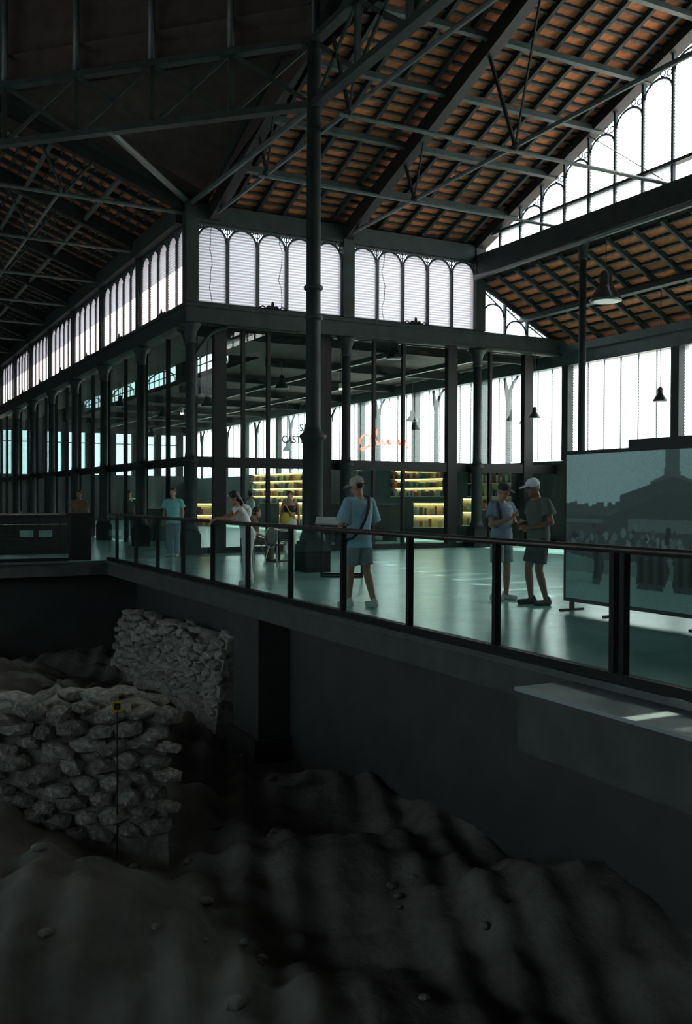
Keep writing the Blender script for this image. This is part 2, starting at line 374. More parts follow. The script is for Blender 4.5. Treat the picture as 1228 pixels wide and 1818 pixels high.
# ---- gable wall with stepped arched lights (plane x = GX)
gw = MB().box(GX-.16, GX+.16, 1.95, CYY, 8.28, 8.86).obj('wall_right', 'iron'); struct(gw, 'gable wall beam below the great stepped window', 'wall')
MB().path([(GX-.24, 1.95, 8.16), (GX-.24, CYY-.2, 8.16)], .085, 8).obj('gutter_pipe', 'iron_light', gw, True)
MB().box(GX-.10, GX+.10, 1.95, CYY, 9.30, 9.38).obj('cross_bar', 'frame_blue', gw)
for s in (1, -1):
    a = (GX, OC[1]+s*11.4, 9.22); b = (GX, OC[1], 9.22+SL*11.4); MB().beam(a, b, .34, .58).obj('rake_board', 'black', gw)
gwin = empty(wname()); struct(gwin, 'great gable window of stepped arched lights below the roof slope', 'window')
GP = .945; ys = []; y = CYY-.18
k = 0
while y - GP > 2.0: ys.append((y-GP, y)); y -= GP
for y0, y1 in ys:
    yo = y1 if y1 > 13.4 else y0; zt = nave_z(yo)-.42; r = GP/2-.05; c = (y0+y1)/2
    MB().box(GX-.045, GX+.045, y0-.035, y0+.035, 8.86, nave_z(y0)-.3).obj('mullion', 'frame_blue', gwin)
    if zt < 9.75: r2 = r
    lv = MB(); zs = max(9.42, zt-r*.75); hh = zt-zs
    zz = 8.9
    lo = MB()
    clear = y0 > 13.2
    while zz < zt-.03:
        hw = r if zz < zs else r*math.sqrt(max(0, 1-((zz-zs)/max(.05, hh))**2))
        gap = clear and zz < 8.9+.075*.9  # bottom slats left out so sun dashes fall on the floor
        wide = 15.1 < y0 < 16.1 and 8.95 < zz < 9.3  # opening shaped to drop a wider sun patch on the floor
        if hw > .05 and not gap and not wide:
            lo.quad((GX-.02, c-hw, zz+.037), (GX-.02, c+hw, zz+.037), (GX+.02, c+hw, zz-.032), (GX+.02, c-hw, zz-.032))
        zz += .075
    lo.obj('louvre', 'slat_gable', gwin, kind='stuff')
    if hh > .08:
        MB().path([(GX, c+(r+.01)*math.cos(math.pi*q/10), zs+(hh+.02)*math.sin(math.pi*q/10)) for q in range(11)], .03, 5).obj('arch', 'frame_blue', gwin)
        t = MB(); zc = (zt+nave_z(yo)-.2)/2
        for q in range(2):
            cc = Vector((GX, (y0+.14+.2*q if yo == y1 else y1-.14-.2*q), zt+.06+.05*q))
            t.path([tuple(cc+Vector((0, .075*math.cos(2*math.pi*j/8), .075*math.sin(2*math.pi*j/8)))) for j in range(9)], .016, 4)
        t.obj('tracery', 'frame_blue', gwin)

# ---- lean-to (aisle) end window in the plane of the right clerestory
tw = empty(wname()); struct(tw, 'small triangular window of three arched lights under the aisle roof', 'window')
def lean_z(x): return 8.2 - (x-GX)*(8.2-6.42)/(EX-GX)
for i, (u0, u1) in enumerate(((GX+.16, GX+1.02), (GX+1.02, GX+1.88), (GX+1.88, GX+2.72))):
    zt = lean_z(u1)-.18; r = (u1-u0)/2-.04; c = (u0+u1)/2; zs = max(SILL, zt-r)
    MB().box(u1-.03, u1+.03, CYY-.05, CYY+.05, SILL, lean_z(u1)-.1).obj('mullion', 'frame_blue', tw)
    mb = MB(); z = SILL+.04
    while z < zt-.02:
        hw = r if z < zs else r*math.sqrt(max(0, 1-((z-zs)/(zt-zs))**2)); mb.quad((c-hw, CYY-.02, z+.036), (c+hw, CYY-.02, z+.036), (c+hw, CYY+.02, z-.032), (c-hw, CYY+.02, z-.032)); z += .075
    mb.obj('louvre', 'slat_clear', tw, kind='stuff')
    MB().path([(c+r*math.cos(math.pi*q/10), CYY, zs+(zt-zs)*math.sin(math.pi*q/10)) for q in range(11)], .03, 5).obj('arch', 'frame_blue', tw)
    t = MB(); t.beam((u0, CYY, lean_z(u0)-.25), (c+r*.7, CYY, zs+(zt-zs)*.75), .03, .03)
    for q in range(3):
        cc = (u0+.1+.13*q, lean_z(u0+.1+.13*q)-.22); t.path([(cc[0]+.06*math.cos(2*math.pi*j/8), CYY, cc[1]+.06*math.sin(2*math.pi*j/8)) for j in range(9)], .014, 4)
    t.obj('tracery', 'frame_blue', tw)

# ---- roofs
tile_me = MB().box(-.31, .31, -.105, .105, -.03, 0).mesh('roof_tile', 'tile')
def roof(name, origin, u, v, Lu, Lv, label, npitch, rows=.31, rafters=True, tiles=True, purlins=(), keep=lambda p: True, detail=True, skin_hole=None):
    u = Vector(u).normalized(); v = Vector(v).normalized(); n = u.cross(v)
    if n.z < 0: n = -n
    flip = u.cross(v).z < 0
    M = Matrix((u, v, n)).transposed().to_4x4(); M.translation = origin
    if flip: M = Matrix((-u, v, n)).transposed().to_4x4(); M.translation = Vector(origin)+u*Lu
    mb = MB()
    if skin_hole:
        xs, ysl = skin_hole
        mb = MB(); a0, a1 = xs; 
        for (x0, x1, y0, y1) in [(0, a0, 0, Lv), (a1, Lu, 0, Lv), (a0, a1, 0, ysl[0][0]), (a0, a1, ysl[-1][1], Lv)]: mb.box(x0, x1, y0, y1, .02, .16)
        for q in range(len(ysl)-1): mb.box(a0, a1, ysl[q][1], ysl[q+1][0], .02, .16)
    else: mb.box(0, Lu, 0, Lv, .02, .16)
    o = mb.obj(name, 'roof_board'); o.matrix_world = M; struct(o, label, 'roof')
    if not detail: return o
    nr = max(1, round(Lu/npitch)); du = Lu/nr
    for k in range(nr+1): MB().box(k*du-.045, k*du+.045, 0, Lv, -.16, .02).obj('rafter', 'iron', o)
    nv = int(Lv/rows)
    for j in range(nv+1): MB().box(0, Lu, j*rows-.03, j*rows+.03, -.07, .0).obj('batten', 'batten', o)
    for vv in purlins: MB().box(0, Lu, vv-.05, vv+.05, -.34, -.16).obj('purlin', 'iron_light', o)
    cand = []
    for k in range(nr):
        for j in range(nv):
            p = Vector(((k+.5)*du, (j+.5)*rows, .018)); wpt = M @ p
            if in_frame(wpt): cand.append(((wpt-Vector((0, 0, 1.5))).length, p))
    cand.sort(key=lambda t: t[0]); sx = (du-.1)/.62
    for d, p in cand[:300]:
        inst('roof_tile', tile_me, o, p+Vector((random.uniform(-.01, .01), random.uniform(-.012, .012), 0)), (random.uniform(-.04, .04), 0, random.uniform(-.02, .02)), (sx, 1, 1))
    if len(cand) > 300:
        mb = MB()
        for d, p in cand[300:]:
            mb.box(p.x-.31*sx, p.x+.31*sx, p.y-.105, p.y+.105, p.z-.03, p.z)
        mb.obj('roof_tiles_beyond', 'tile', o, kind='stuff')
    return o
LS = 11.5*math.sqrt(1+SL*SL); zE = nave_z(24.5)
kf = math.sqrt(1+SL*SL)
PUR = [(24.5-y)*kf for y in (22.57, 20.84, 19.06, 17.4, 15.6, 13.7)]
roof('ceiling', (AX, 24.5, zE), (1, 0, 0), (0, -1, SL), GX+.2-AX, LS, 'tiled slope of the right hall roof above the clerestory', .77, purlins=PUR)
zz = nave_z(1.5)
roof('ceiling_near', (AX, 1.5, zz), (1, 0, 0), (0, 1, SL), GX+.2-AX, LS, 'near slope of the right hall roof with slits added to let sun onto the plinth', .77, detail=False, skin_hole=((3.15, 3.75), [(3.9, 3.95), (4.12, 4.16), (4.3, 4.37), (4.55, 4.58), (4.75, 4.84), (5.0, 5.03)]))  # slits added in this unseen slope to throw sun streaks on the plinth
roof('ceiling_left', (CX+.80, CYY, nave_z(24.93)), (0, 1, 0), (-1, 0, SL), EY-CYY, 11.6*kf, 'tiled slope of the left hall roof above the sunlit clerestory', .77,
     purlins=[(CX+.80-x)*kf for x in (6.5, 4.8, 3.0, 1.2, -.6)])
roof('ceiling_left_far', (-13.97, CYY, nave_z(24.5)), (0, 1, 0), (1, 0, SL), EY-CYY, 11.25*kf, 'far slope of the left hall roof', .77, detail=False)
roof('ceiling_south', (CX+.37, -8, nave_z(24.5)), (0, 1, 0), (-1, 0, SL), 9.95, 11.2*kf, 'roof slope behind the viewer', .77, detail=False)
roof('ceiling_south_far', (-13.97, -8, nave_z(24.5)), (0, 1, 0), (1, 0, SL), 9.95, 11.25*kf, 'far roof slope behind the viewer', .77, detail=False)
lv = Vector((-(EX-GX), 0, 8.2-6.42)); LL = lv.length
roof('ceiling_aisle', (EX+.05, 1.95, 6.42), (0, 1, 0), lv, CYY-1.95, LL, 'low tiled aisle roof below the great gable window', .92, rows=.36, purlins=(.1, 1.9))
# aisle roof hips / rafters under tiles read as part; gutter beam along the outer wall
struct(MB().box(EX-.35, EX-.05, 1.95, CYY-.2, 6.12, 6.34).box(EX-.22, EX+.1, 1.95, EY, 5.72, 6.14).obj('trim_3', 'iron_light'), 'long pale gutter beam on top of the outer wall', 'beam')
# flat roof over the glazed quadrant with a made-up lantern standing in for arched reflections
L0, L1 = 10.4, 12.5
qr = MB().box(CX+.1, L0, CYY+.1, EY, 6.2, 6.4).box(L1, EX+.1, CYY+.1, EY, 6.2, 6.4).box(L0, L1, CYY+.1, 30, 6.2, 6.4).box(L0, L0+.1, 30, EY, 6.2, 7.1).box(L0, L1+.1, 30, EY, 7.05, 7.2).box(L0, L1, 29.9, 30, 6.2, 7.1)
qr = qr.obj('ceiling_shop', 'roof_board'); struct(qr, 'dark low ceiling over the glazed bookshop and cafe', 'ceiling')
prev = 30.0
for yc in (35.3, 41.5, 47.8, 54.3):
    MB().box(L1, L1+.1, prev, yc-2.32, 6.4, 7.05).obj('added_lantern_wall', 'iron_dark', qr); prev = yc+2.32
    wn = empty(wname()); struct(wn, 'added lantern window standing in for arched reflections in the left glass wall', 'window'); wn['group'] = 'added lantern windows'
    MB().path([(L1, yc+2.28*math.cos(math.pi*q/12), 6.42+.58*math.sin(math.pi*q/12)) for q in range(13)], .035, 5).obj('arch', 'frame_blue', wn)
    for q in (-1.5, -.75, 0, .75, 1.5): MB().box(L1-.02, L1+.02, yc+q-.018, yc+q+.018, 6.4, 7.0).obj('muntin', 'frame_blue', wn)
    MB().box(L1-.02, L1+.02, yc-2.28, yc+2.28, 6.66, 6.7).obj('muntin', 'frame_blue', wn)
    MB().box(L1-.006, L1+.006, yc-2.3, yc+2.3, 6.4, 7.04).obj('pane', 'glass', wn)
MB().box(L1, L1+.1, prev, EY, 6.4, 7.05).obj('added_lantern_wall', 'iron_dark', qr)
for k in range(8):
    MB().box(L1+.2 if k > 0 else CX+.2, EX-.1, 25.2+k*4.65, 25.35+k*4.65, 5.9, 6.2).obj('joist', 'iron_dark', qr)
for xx in (14.6, 17.4): MB().box(xx, xx+.1, CYY+.3, EY, 5.75, 5.9).obj('rail_beam', 'iron_light', qr)
# crossing: drum, dome, corner ceilings
V8 = [(OC[0]+OH*a, OC[1]+OH*b) for a, b in ((1, -.4142), (1, .4142), (.4142, 1), (-.4142, 1), (-1, .4142), (-1, -.4142), (-.4142, -1), (.4142, -1))]
dm = MB()
for k in range(8):
    a, b = V8[k], V8[(k+1) % 8]; ap = (OC[0], OC[1])
    def sc(p, s): return (OC[0]+(p[0]-OC[0])*s, OC[1]+(p[1]-OC[1])*s)
    dm.quad((*sc(a, 1.03), 10.7), (*sc(b, 1.03), 10.7), (*sc(b, 1.03), 14.2), (*sc(a, 1.03), 14.2))
    dm.quad((*sc(a, 1.04), 14.2), (*sc(b, 1.04), 14.2), (*ap, 18.8))
dome = dm.obj('ceiling_dome', 'roof_board'); struct(MB().box(AX, GX+.2, 12.85, 13.15, nave_z(13)-.05, nave_z(13)+.35).box(OC[0]-.2, OC[0]+.2, CYY, EY, nave_z(13)-.1, nave_z(13)+.4).box(OC[0]-.2, OC[0]+.2, -8, 1.95, nave_z(13)-.1, nave_z(13)+.4).obj('trim_4', 'iron_dark'), 'ridge beams of the hall roofs', 'beam')
struct(dome, 'dark boarded drum and dome over the crossing', 'ceiling')
cn = MB()
cn.quad((AX+.15, AY-.2, 11.45), (AX+.15, 24.5, 9.5), (V8[2][0]-.2, 24.5, 11.45))
cn.quad((AX+.02, AY, 10.6), (AX+.02, AY, 12.3), (AX+.02, 24.6, 9.45), (AX+.02, 24.6, 9.2)).quad((V8[2][0], CYY+.02, 10.6), (V8[2][0], CYY+.02, 12.3), (8.6, CYY+.02, 9.45), (8.6, CYY+.02, 9.2))
for sx, sy in ((-1, 1), (-1, -1), (1, -1)):
    q = OH*.4142; cn.quad((OC[0]+sx*(OH+.2), OC[1]+sy*q, 10.72), (OC[0]+sx*(OH+.2), OC[1]+sy*(OH+.2), 10.72), (OC[0]+sx*q, OC[1]+sy*(OH+.2), 10.72))
struct(cn.obj('ceiling_corner', 'roof_board'), 'dark triangular ceilings in the corners of the crossing', 'ceiling')
# closing walls of the hall around and behind the viewer
cw = MB().box(-13.9, -13.6, -8, CYY, 0, 2.7).box(-13.9, -13.6, -8, CYY, 5.9, 14).box(-13.9, -13.6, CYY, EY, 0, 6.55).box(-13.9, -13.6, CYY, EY, TOP+.03, 9.7).box(-13.9, -13.6, 52, EY, 6, 9).box(-13.9, EX+.3, -8.3, -8, 0, 14)
cw.box(CX, CX+.3, -8, 1.95, 0, 14).box(CX, EX+.2, 1.7, 2.0, 0, 6.55).box(AX, GX, 1.7, 2.0, TOP+.03, 9.5).box(GX, EX+.2, 1.7, 2.0, 6, 8.3)
cw.box(-13.9, CX, EY, EY+.3, 0, 14).box(AX-.1, AX+.1, 1.95, 13-OV, 10.7, 14)
struct(cw.obj('wall_outer', 'plaster'), 'plain outer walls of the hall out of view', 'wall')

for k in range(7):  # unseen windows added to light the panel, people and pit from this side
    o = empty(wname()); struct(o, ordn[k]+' unseen louvred window added behind the viewer to brighten the hall', 'window'); y0 = -7.8+k*BAY*.98; y1 = y0+BAY*.98
    mb = MB(); z = 2.76
    while z < 5.9: mb.quad((-13.72, y0+.1, z+.04), (-13.72, y1-.1, z+.04), (-13.76, y1-.1, z-.036), (-13.76, y0+.1, z-.036)); z += .085
    mb.obj('louvre', 'slat_clear', o, kind='stuff')
    MB().box(-13.85, -13.65, y0-.12, y0+.12, 2.7, 6).obj('pier', 'iron_dark', o)
# ---- outer wall (x = EX) with louvred band, and end wall (y = EY)
ew = MB().box(EX-.1, EX+.25, 1.95, EY, 0, 2.72).obj('wall_east', 'wall_dark'); struct(ew, 'dark base of the outer wall below the louvred windows', 'wall')
for k in range(13):
    y = CYY-.1-BAY*4+k*BAY*.99
    MB().box(EX-.2, EX+.2, y-.15, y+.15, 2.72, 5.75).obj('pilaster', 'iron', ew)
    if k < 12:
        o = empty(wname()); struct(o, ('%s louvred window of the outer wall, counted from the right' % (ordn+['ninth', 'tenth', 'eleventh', 'twelfth'])[k]), 'window')
        y0, y1 = y+.15, y+BAY*.99-.15
        for q in range(1, 6): yy = y0+(y1-y0)*q/6; MB().box(EX-.012, EX+.03, yy-.012, yy+.012, 2.76, 5.72).obj('muntin', 'frame_blue', o)
        mb = MB(); z = 2.8
        while z < 5.72: mb.quad((EX, y0, z+.04), (EX, y1, z+.04), (EX+.04, y1, z-.036), (EX+.04, y0, z-.036)); z += .085
        mb.obj('louvre', 'slat_clear', o, kind='stuff')
        if k % 2 == 0 or k > 4:
            yy = y1-1.35; c = MB().box(EX-.14, EX-.04, yy-.09, yy+.09, 2.72, 5.1).obj('half_column', 'iron_dark', o)
            MB().path([(EX-.1, yy-.06, 4.9), (EX-.1, yy-.12, 5.25), (EX-.1, yy-.32, 5.5), (EX-.1, yy-.55, 5.68)], [.06, .07, .06, .04], 6).path([(EX-.1, yy+.06, 4.9), (EX-.1, yy+.10, 5.3), (EX-.1, yy+.2, 5.68)], [.06, .08, .06], 6).obj('bracket', 'iron_dark', o)
nw = MB().box(CX, EX, EY, EY+.3, 0, 2.9).box(CX, EX, EY, EY+.3, 5.6, 7.2).obj('wall_far', 'wall_dark'); struct(nw, 'dark far end wall with a row of tall windows', 'wall')
xs = CX+.2; i = 0
while xs < EX-.6:
    o = empty(wname()); struct(o, 'tall narrow window of the far end wall', 'window'); o['group'] = 'tall windows of the far end wall'
    MB().box(xs+1.05, xs+1.5, EY-.1, EY+.2, 2.9, 5.6).obj('pier', 'iron_dark', o)
    MB().box(xs+.5, xs+.56, EY, EY+.08, 2.9, 5.6).obj('muntin', 'frame_blue', o); MB().box(xs, xs+1.05, EY, EY+.08, 4.9, 4.96).obj('muntin', 'frame_blue', o)
    MB().box(xs, xs+1.05, EY+.03, EY+.05, 2.9, 5.6).obj('pane', 'glass', o); xs += 1.5
# outside ground
struct(MB().box(EX+.5, 120, -40, 160, -.8, -.5).box(-60, EX+.5, EY+.5, 160, -.8, -.5).box(-60, -14, -40, EY+.5, -.8, -.5).box(-14, EX+.5, -40, -8.4, -.8, -.5).obj('ground_street', 'ground_out'), 'street level outside the hall', 'ground')

# ================================================================== ROOF TRUSSES AND GIRDERS
def truss_nave(x, label):
    e = empty('roof_truss', (x, 0, 0), label=label, cat='truss', group='roof trusses')
    for s in (1, -1):
        P = lambda d, z: (0, OC[1]+s*d, z)
        zt = lambda d: nave_z(OC[1]+d)-.42
        MB().beam(P(11.2, zt(11.2)), P(0, zt(0)), .26, .42).obj('top_chord', 'black', e)
        MB().path([P(11.1, 8.9), P(0, 9.0)], .05, 6).obj('tie_rod', 'iron_light', e)
        for nd in (3.45, 7.5):
            MB().path([P(nd, 8.96), P(nd+1.0 if nd < 5 else nd+.5, zt(nd+1.0 if nd < 5 else nd+.5))], .045, 6).obj('strut', 'iron_dark', e)
            MB().path([P(nd, 8.96), P(nd-.9 if nd < 5 else nd-.5, zt(nd-.9 if nd < 5 else nd-.5))], .03, 6).obj('strut', 'iron_dark', e)
            MB().ellip(P(nd, 8.96), .09, .09, .09, 8).obj('joint', 'iron_dark', e)
    return e
truss_nave(CX+BAY-.02, 'dark roof truss above the middle pier of the right clerestory')
truss_nave(AX+.2, 'dark roof truss running from the clerestory corner past the tall column')
def truss_left(y, label):
    e = empty('roof_truss', (0, y, 0), label=label, cat='truss', group='roof trusses')
    s = 1
    P = lambda d, z: (OC[0]+d, 0, z); zt = lambda d: nave_z(OC[1]+d)-.42
    MB().beam(P(10.8, zt(10.8)), P(0, zt(0)), .24, .40).obj('top_chord', 'iron_dark', e)
    MB().path([P(10.8, 8.9), P(0, 9.0)], .05, 6).obj('tie_rod', 'iron_light', e)
    for nd in (3.45, 7.5):
        MB().path([P(nd, 8.96), P(nd+.8, zt(nd+.8))], .04, 6).obj('strut', 'iron', e)
        MB().path([P(nd, 8.96), P(nd-.8, zt(nd-.8))], .03, 6).obj('strut', 'iron', e)
    return e
for k in range(0, 8): truss_left(CYY+BAY*1.01*k+(.1 if k == 0 else 0), ordn[k]+' roof truss of the left hall, counted from the corner')
def bar(a, b, r, label, m_='iron_light'):
    o = MB().path([a, b], r, 6).obj('tie_bar', m_); tag(o, label, 'tie bar', 'roof tie bars'); return o
bar((AX, 16.5, 8.88), (GX-.02, 16.5, 8.88), .045, 'upper long tie bar running to the gable across the right hall roof')
bar((AX, 20.5, 8.88), (GX-.02, 20.5, 8.88), .04, 'lower long tie bar running to the gable across the right hall roof')
bar((4.8, CYY, 8.98), (4.8, EY, 8.98), .045, 'long tie bar running down the left hall under its roof')
bar((CX, CYY-.1, 9.15), (AX, AY, 9.42), .07, 'straight tie bar from the clerestory corner to the tall column')
bar((CX-.1, CYY, 9.2), (5.15, 20.85, 9.43), .08, 'tie bar from the clerestory corner to the middle of the lattice girder')
bar((GX-.1, 19.6, 11.2), (GX-.1, 16.6, 9.0), .012, 'thin brace wire crossing the great gable window')
def girder(p, q, z0, z1, n, label, posts=True):
    p, q = Vector((*p, 0)), Vector((*q, 0)); e = empty('lattice_girder', p, label=label, cat='girder', group='lattice girders of the crossing'); d = q-p
    P = lambda t, z: tuple(d*t+Vector((0, 0, z)))
    MB().beam(P(0, z0), P(1, z0), .22, .13).obj('lower_chord', 'iron', e); MB().beam(P(0, z1), P(1, z1), .22, .13).obj('upper_chord', 'iron', e)
    for k in range(n+1):
        MB().beam(P(k/n, z0), P(k/n, z1), .1, .1).obj('upright', 'iron', e)
        if k < n:
            MB().beam(P(k/n, z0), P((k+1)/n, z1), .035, .09).obj('diagonal', 'iron', e); MB().beam(P(k/n, z1), P((k+1)/n, z0), .035, .09).obj('diagonal', 'iron', e)
        if posts: MB().path([P(k/n, z1), P(k/n, 14.1)], .075, 8).obj('drum_post', 'iron_light', e, True)
    return e
girder((AX, AY), V8[2], 9.43, 10.72, 5, 'lattice girder running left from the tall column under the dome')
girder((AX, AY), V8[0], 9.43, 10.72, 5, 'lattice girder running from the tall column towards the viewer')
girder(V8[2], V8[3], 9.43, 10.72, 5, 'lattice girder at the mouth of the left hall', True)

# ================================================================== GLASS WALLS OF THE SHOP AND CAFE
gw2 = empty('wall_glass_shop'); struct(gw2, 'dark framed glass wall of the bookshop below the right clerestory', 'glass wall')
GY = CYY+.28
px = [CX+.9, 12.15, 16.45, 19.35]                      # thick posts
thin = [9.68, 10.42, 13.75, 14.75, 17.9]
for x in px: MB().box(x-.17, x+.17, GY-.1, GY+.1, 0, 6.05).obj('post', 'rail_steel', gw2)
for x in thin: MB().box(x-.045, x+.045, GY-.06, GY+.06, 0, 6.05).obj('mullion', 'rail_steel', gw2)
MB().box(CX+.2, EX-.1, GY-.07, GY+.07, 2.3, 2.58).obj('transom', 'rail_steel', gw2)
MB().box(CX+.2, EX-.1, GY-.08, GY+.08, 0, .16).obj('kick_rail', 'rail_steel', gw2)
al = sorted([CX+.2, EX-.15]+px+thin)
for a, b in zip(al, al[1:]):
    MB().box(a+.04, b-.04, GY-.008, GY+.008, .16, 2.3).obj('pane', 'glass_wall', gw2); MB().box(a+.04, b-.04, GY-.008, GY+.008, 2.58, 6.03).obj('pane', 'glass_wall', gw2)
gw3 = empty('wall_glass_cafe'); struct(gw3, 'dark framed glass wall of the cafe below the left clerestory', 'glass wall')
GXW = CX+.28; yy = CYY+.5; al = []
k = 0
while yy < EY-1:
    wd = .1 if k % 2 == 0 else .035
    MB().box(GXW-.06, GXW+.06, yy-wd, yy+wd, 0, 6.05).obj('post' if k % 2 == 0 else 'mullion', 'rail_steel', gw3); al.append(yy); yy += BAY*1.01/2; k += 1
MB().box(GXW-.07, GXW+.07, CYY+.4, EY, 2.35, 2.6).obj('transom', 'rail_steel', gw3)
for a, b in zip(al, al[1:]):
    MB().box(GXW-.008, GXW+.008, a+.04, b-.04, 0, 2.35).obj('pane', 'glass_wall', gw3); MB().box(GXW-.008, GXW+.008, a+.04, b-.04, 2.6, 6.03).obj('pane', 'glass_wall', gw3)

# ================================================================== RAILINGS
def rail_run(name, p, q, ys, label, double=None):
    p, q = Vector(p), Vector(q); d = (q-p).normalized(); n = Vector((-d.y, d.x, 0)); L = (q-p).length
    e = empty(name, p, math.atan2(d.y, d.x), label=label, cat='railing', group='glass railings of the pit')
    MB().path([(0, 0, 1.085), (L, 0, 1.085)], .034, 10).obj('handrail', 'rail_wood', e, True)
    MB().box(0, L, -.05, .05, 0, .07).obj('base_channel', 'rail_steel', e)
    MB().box(0, L, .055, .12, -.06, .0).obj('edge_strip', 'edge_steel', e)
    pts = []
    for s in ys:
        MB().box(s-.028, s+.028, -.034, .034, .05, 1.06).obj('post', 'rail_steel', e)
    if double is not None:
        MB().box(double-.028, double+.028, -.034, .034, .05, 1.06).obj('post', 'rail_steel', e)
    al = [0]+[s for s in ys if 0 < s < L]+[L]
    for a, b in zip(al, al[1:]):
        if b-a > .3: MB().box(a+.035, b-.035, -.006, .006, .07, 1.02).obj('pane', 'glass', e)
    return e
RS = 1.612; Y0 = 5.98
rail_run('glass_railing', (RX+.02, 1.3, 0), (RX+.02, 22.9, 0), [Y0+RS*k-1.3 for k in range(-2, 11)], 'long glass railing with dark posts running from the right foreground into the distance', Y0-.115-1.3)
rail_run('glass_railing', (4.72, PY+.05, 0), (-6, PY+.05, 0), [1.6, 3.5, 5.4, 7.3, 9.2], 'distant glass railing at the far left end of the pit')
tag(MB().box(4.78, 5.25, PY-.02, PY+.3, 0, 1.08).box(4.74, 5.29, PY-.04, PY+.34, 1.08, 1.12).obj('railing_cabinet', 'rail_steel'), 'black cabinet at the corner where the two railings meet', 'cabinet')
# plinth hung in front of the deck edge
pl = empty('plinth_box', (5.05, 3.0, -.62), label='low pale-topped plinth box attached below the railing, streaked with sunlight', cat='plinth')
MB().box(0, .58, -1.2, 3.47, 0, .5).obj('body', 'concrete', pl); MB().box(-.02, .58, -1.2, 3.49, .5, .53).obj('top_plate', 'plinth_top', pl)

# ================================================================== PHOTO PANEL
PX = 8.70
pn = empty('photo_panel', (PX, 7.0, 0), label='large freestanding panel with an old grey street photograph on small feet', cat='display panel')
MB().box(-.02, .07, -3.4, 3.14, .12, 2.14).obj('frame', 'black', pn)
MB().box(-.02, .07, -3.4, 1.95, 2.14, 2.24).obj('top_batten', 'black', pn)
for y in (3.02, 2.2, .8, -.9, -2.6):
    MB().box(-.18, .22, y-.02, y+.02, 0, .025).box(.0, .05, y-.025, y+.025, .02, .13).obj('foot', 'black', pn)
def old_photo():
    W, Hh = 6.34, 1.92; nu, nv = 400, 150; mb = MB(); cols = []
    rnd = random.Random(3)
    heads = [(rnd.uniform(0, W), rnd.gauss(.80, .07), rnd.uniform(.015, .045), rnd.uniform(.05, .40)) for _ in range(260)]
    figs = [(.62, .46, .09, .42), (1.55, .46, .26, .5), (2.1, .50, .22, .5), (2.7, .5, .2, .4), (3.3, .45, .35, .5), (4.2, .5, .25, .5)]
    jag = [rnd.uniform(-.02, .05) for _ in range(80)]
    def c(u, v):                      # u metres from the left edge as seen, v metres up
        g = .44 + .03*math.sin(u*2)+.04*(v/Hh)
        cx = 1.86                     # pavilion with stepped roof and lantern
        if u < 1.2 and v < 1.25+jag[int(u*14) % 80]: g = .10
        if abs(u-cx) < .115+.10*max(0, 1.72-v) and v < 1.97: g = .13
        if abs(u-cx) < .34 and v < 1.66-.35*abs(u-cx): g = .12
        if abs(u-cx) < .86 and v < 1.60-.26*abs(u-cx): g = .085
        if u > .62 and v < 1.06+.30*(u-.62) and v < 1.42: g = .075
        if v < 1.12: g = min(g, .08)
        if 1.02 < v < 1.07 and u < .7: g = .14
        if 1.15 < u < 2.6 and .93 < v < 1.08: g = .15
        if v < .84: g = .07
        if v < .66 - .12*abs(math.sin(u*1.3+.4)): g = .17+.02*math.sin(u*7)
        if v < .36: g = .26
        for fx, fh, fw_, fk in figs:
            if abs(u-fx-.02*math.sin(v*17)) < fw_*(1-.35*((v-.5)/.4)**2) and .28 < v < .28+fh: g = .035+.02*math.sin(u*40)
            if abs(u-fx-.03*math.sin(v*20)) < fw_*.8 and .22 < v < .30: g = .06
        return g*(1+.10*rnd.uniform(-1, 1))
    for j in range(nv+1):
        for i in range(nu+1):
            u, v = W*i/nu, Hh*j/nv; mb.v.append((-.024, 3.09-u, .17+v)); cols.append(c(u, v))
    for j in range(nv):
        for i in range(nu): a = j*(nu+1)+i; mb.f.append((a, a+1, a+nu+2, a+nu+1))
    for hx, hv, hr, hg in heads:
        for j in range(max(0, int((hv-hr*1.5)/Hh*nv)), min(nv, int((hv+hr*1.5)/Hh*nv)+1)):
            for i in range(max(0, int((hx-hr)/W*nu)), min(nu, int((hx+hr)/W*nu)+1)):
                if ((W*i/nu-hx)/hr)**2+((Hh*j/nv-hv)/(hr*1.5))**2 < 1: cols[j*(nu+1)+i] = hg*.5
    o = mb.obj('photo_print', 'print', pn); at = o.data.color_attributes.new('Col', 'FLOAT_COLOR', 'POINT')
    at.data.foreach_set('color', [q for g in cols for q in (g*1.35, g*2.0, g*1.85, 1)])
old_photo()

# ================================================================== PENDANT LAMPS
def pendant(loc, r, top, label, lit=False):
    e = empty('pendant_lamp', loc, label=label, cat='lamp', group='bell pendant lamps')
    h = r*1.9; th = .012
    sh_ = MB().lathe([(r, 0), (r*.97, r*.12), (r*.80, r*.45), (r*.52, r*.85), (r*.40, r*1.05), (r*.40, r*1.6), (r*.30, r*1.85), (.03, r*1.95)], 0, 0, 20)
    sh_ = sh_.obj('shade', 'lamp_out', e, True)
    MB().lathe([(r*.95, -.004), (r*.7, -.006), (.02, -.008)], 0, 0, 20).obj('diffuser', 'lamp_in', sh_, True)
    MB().path([(0, 0, r*1.9), (0, 0, top-loc[2])], .012, 5).obj('cable', 'black', e)
    if lit: MB().ellip((0, 0, -.03), .05, .05, .05, 8).obj('bulb', 'bulb', e)
pendant((16.59, 17.91, 6.34), .39, 8.3, 'large bell pendant lamp hanging below the aisle roof, seen from underneath')
pendant((18.9, 18.36, 4.05), .19, 7.2, 'small bell pendant lamp in front of the rightmost outer window')
pendant((17.4, 28.2, 4.14), .20, 5.9, 'bell pendant lamp above the red script sign in the bookshop')
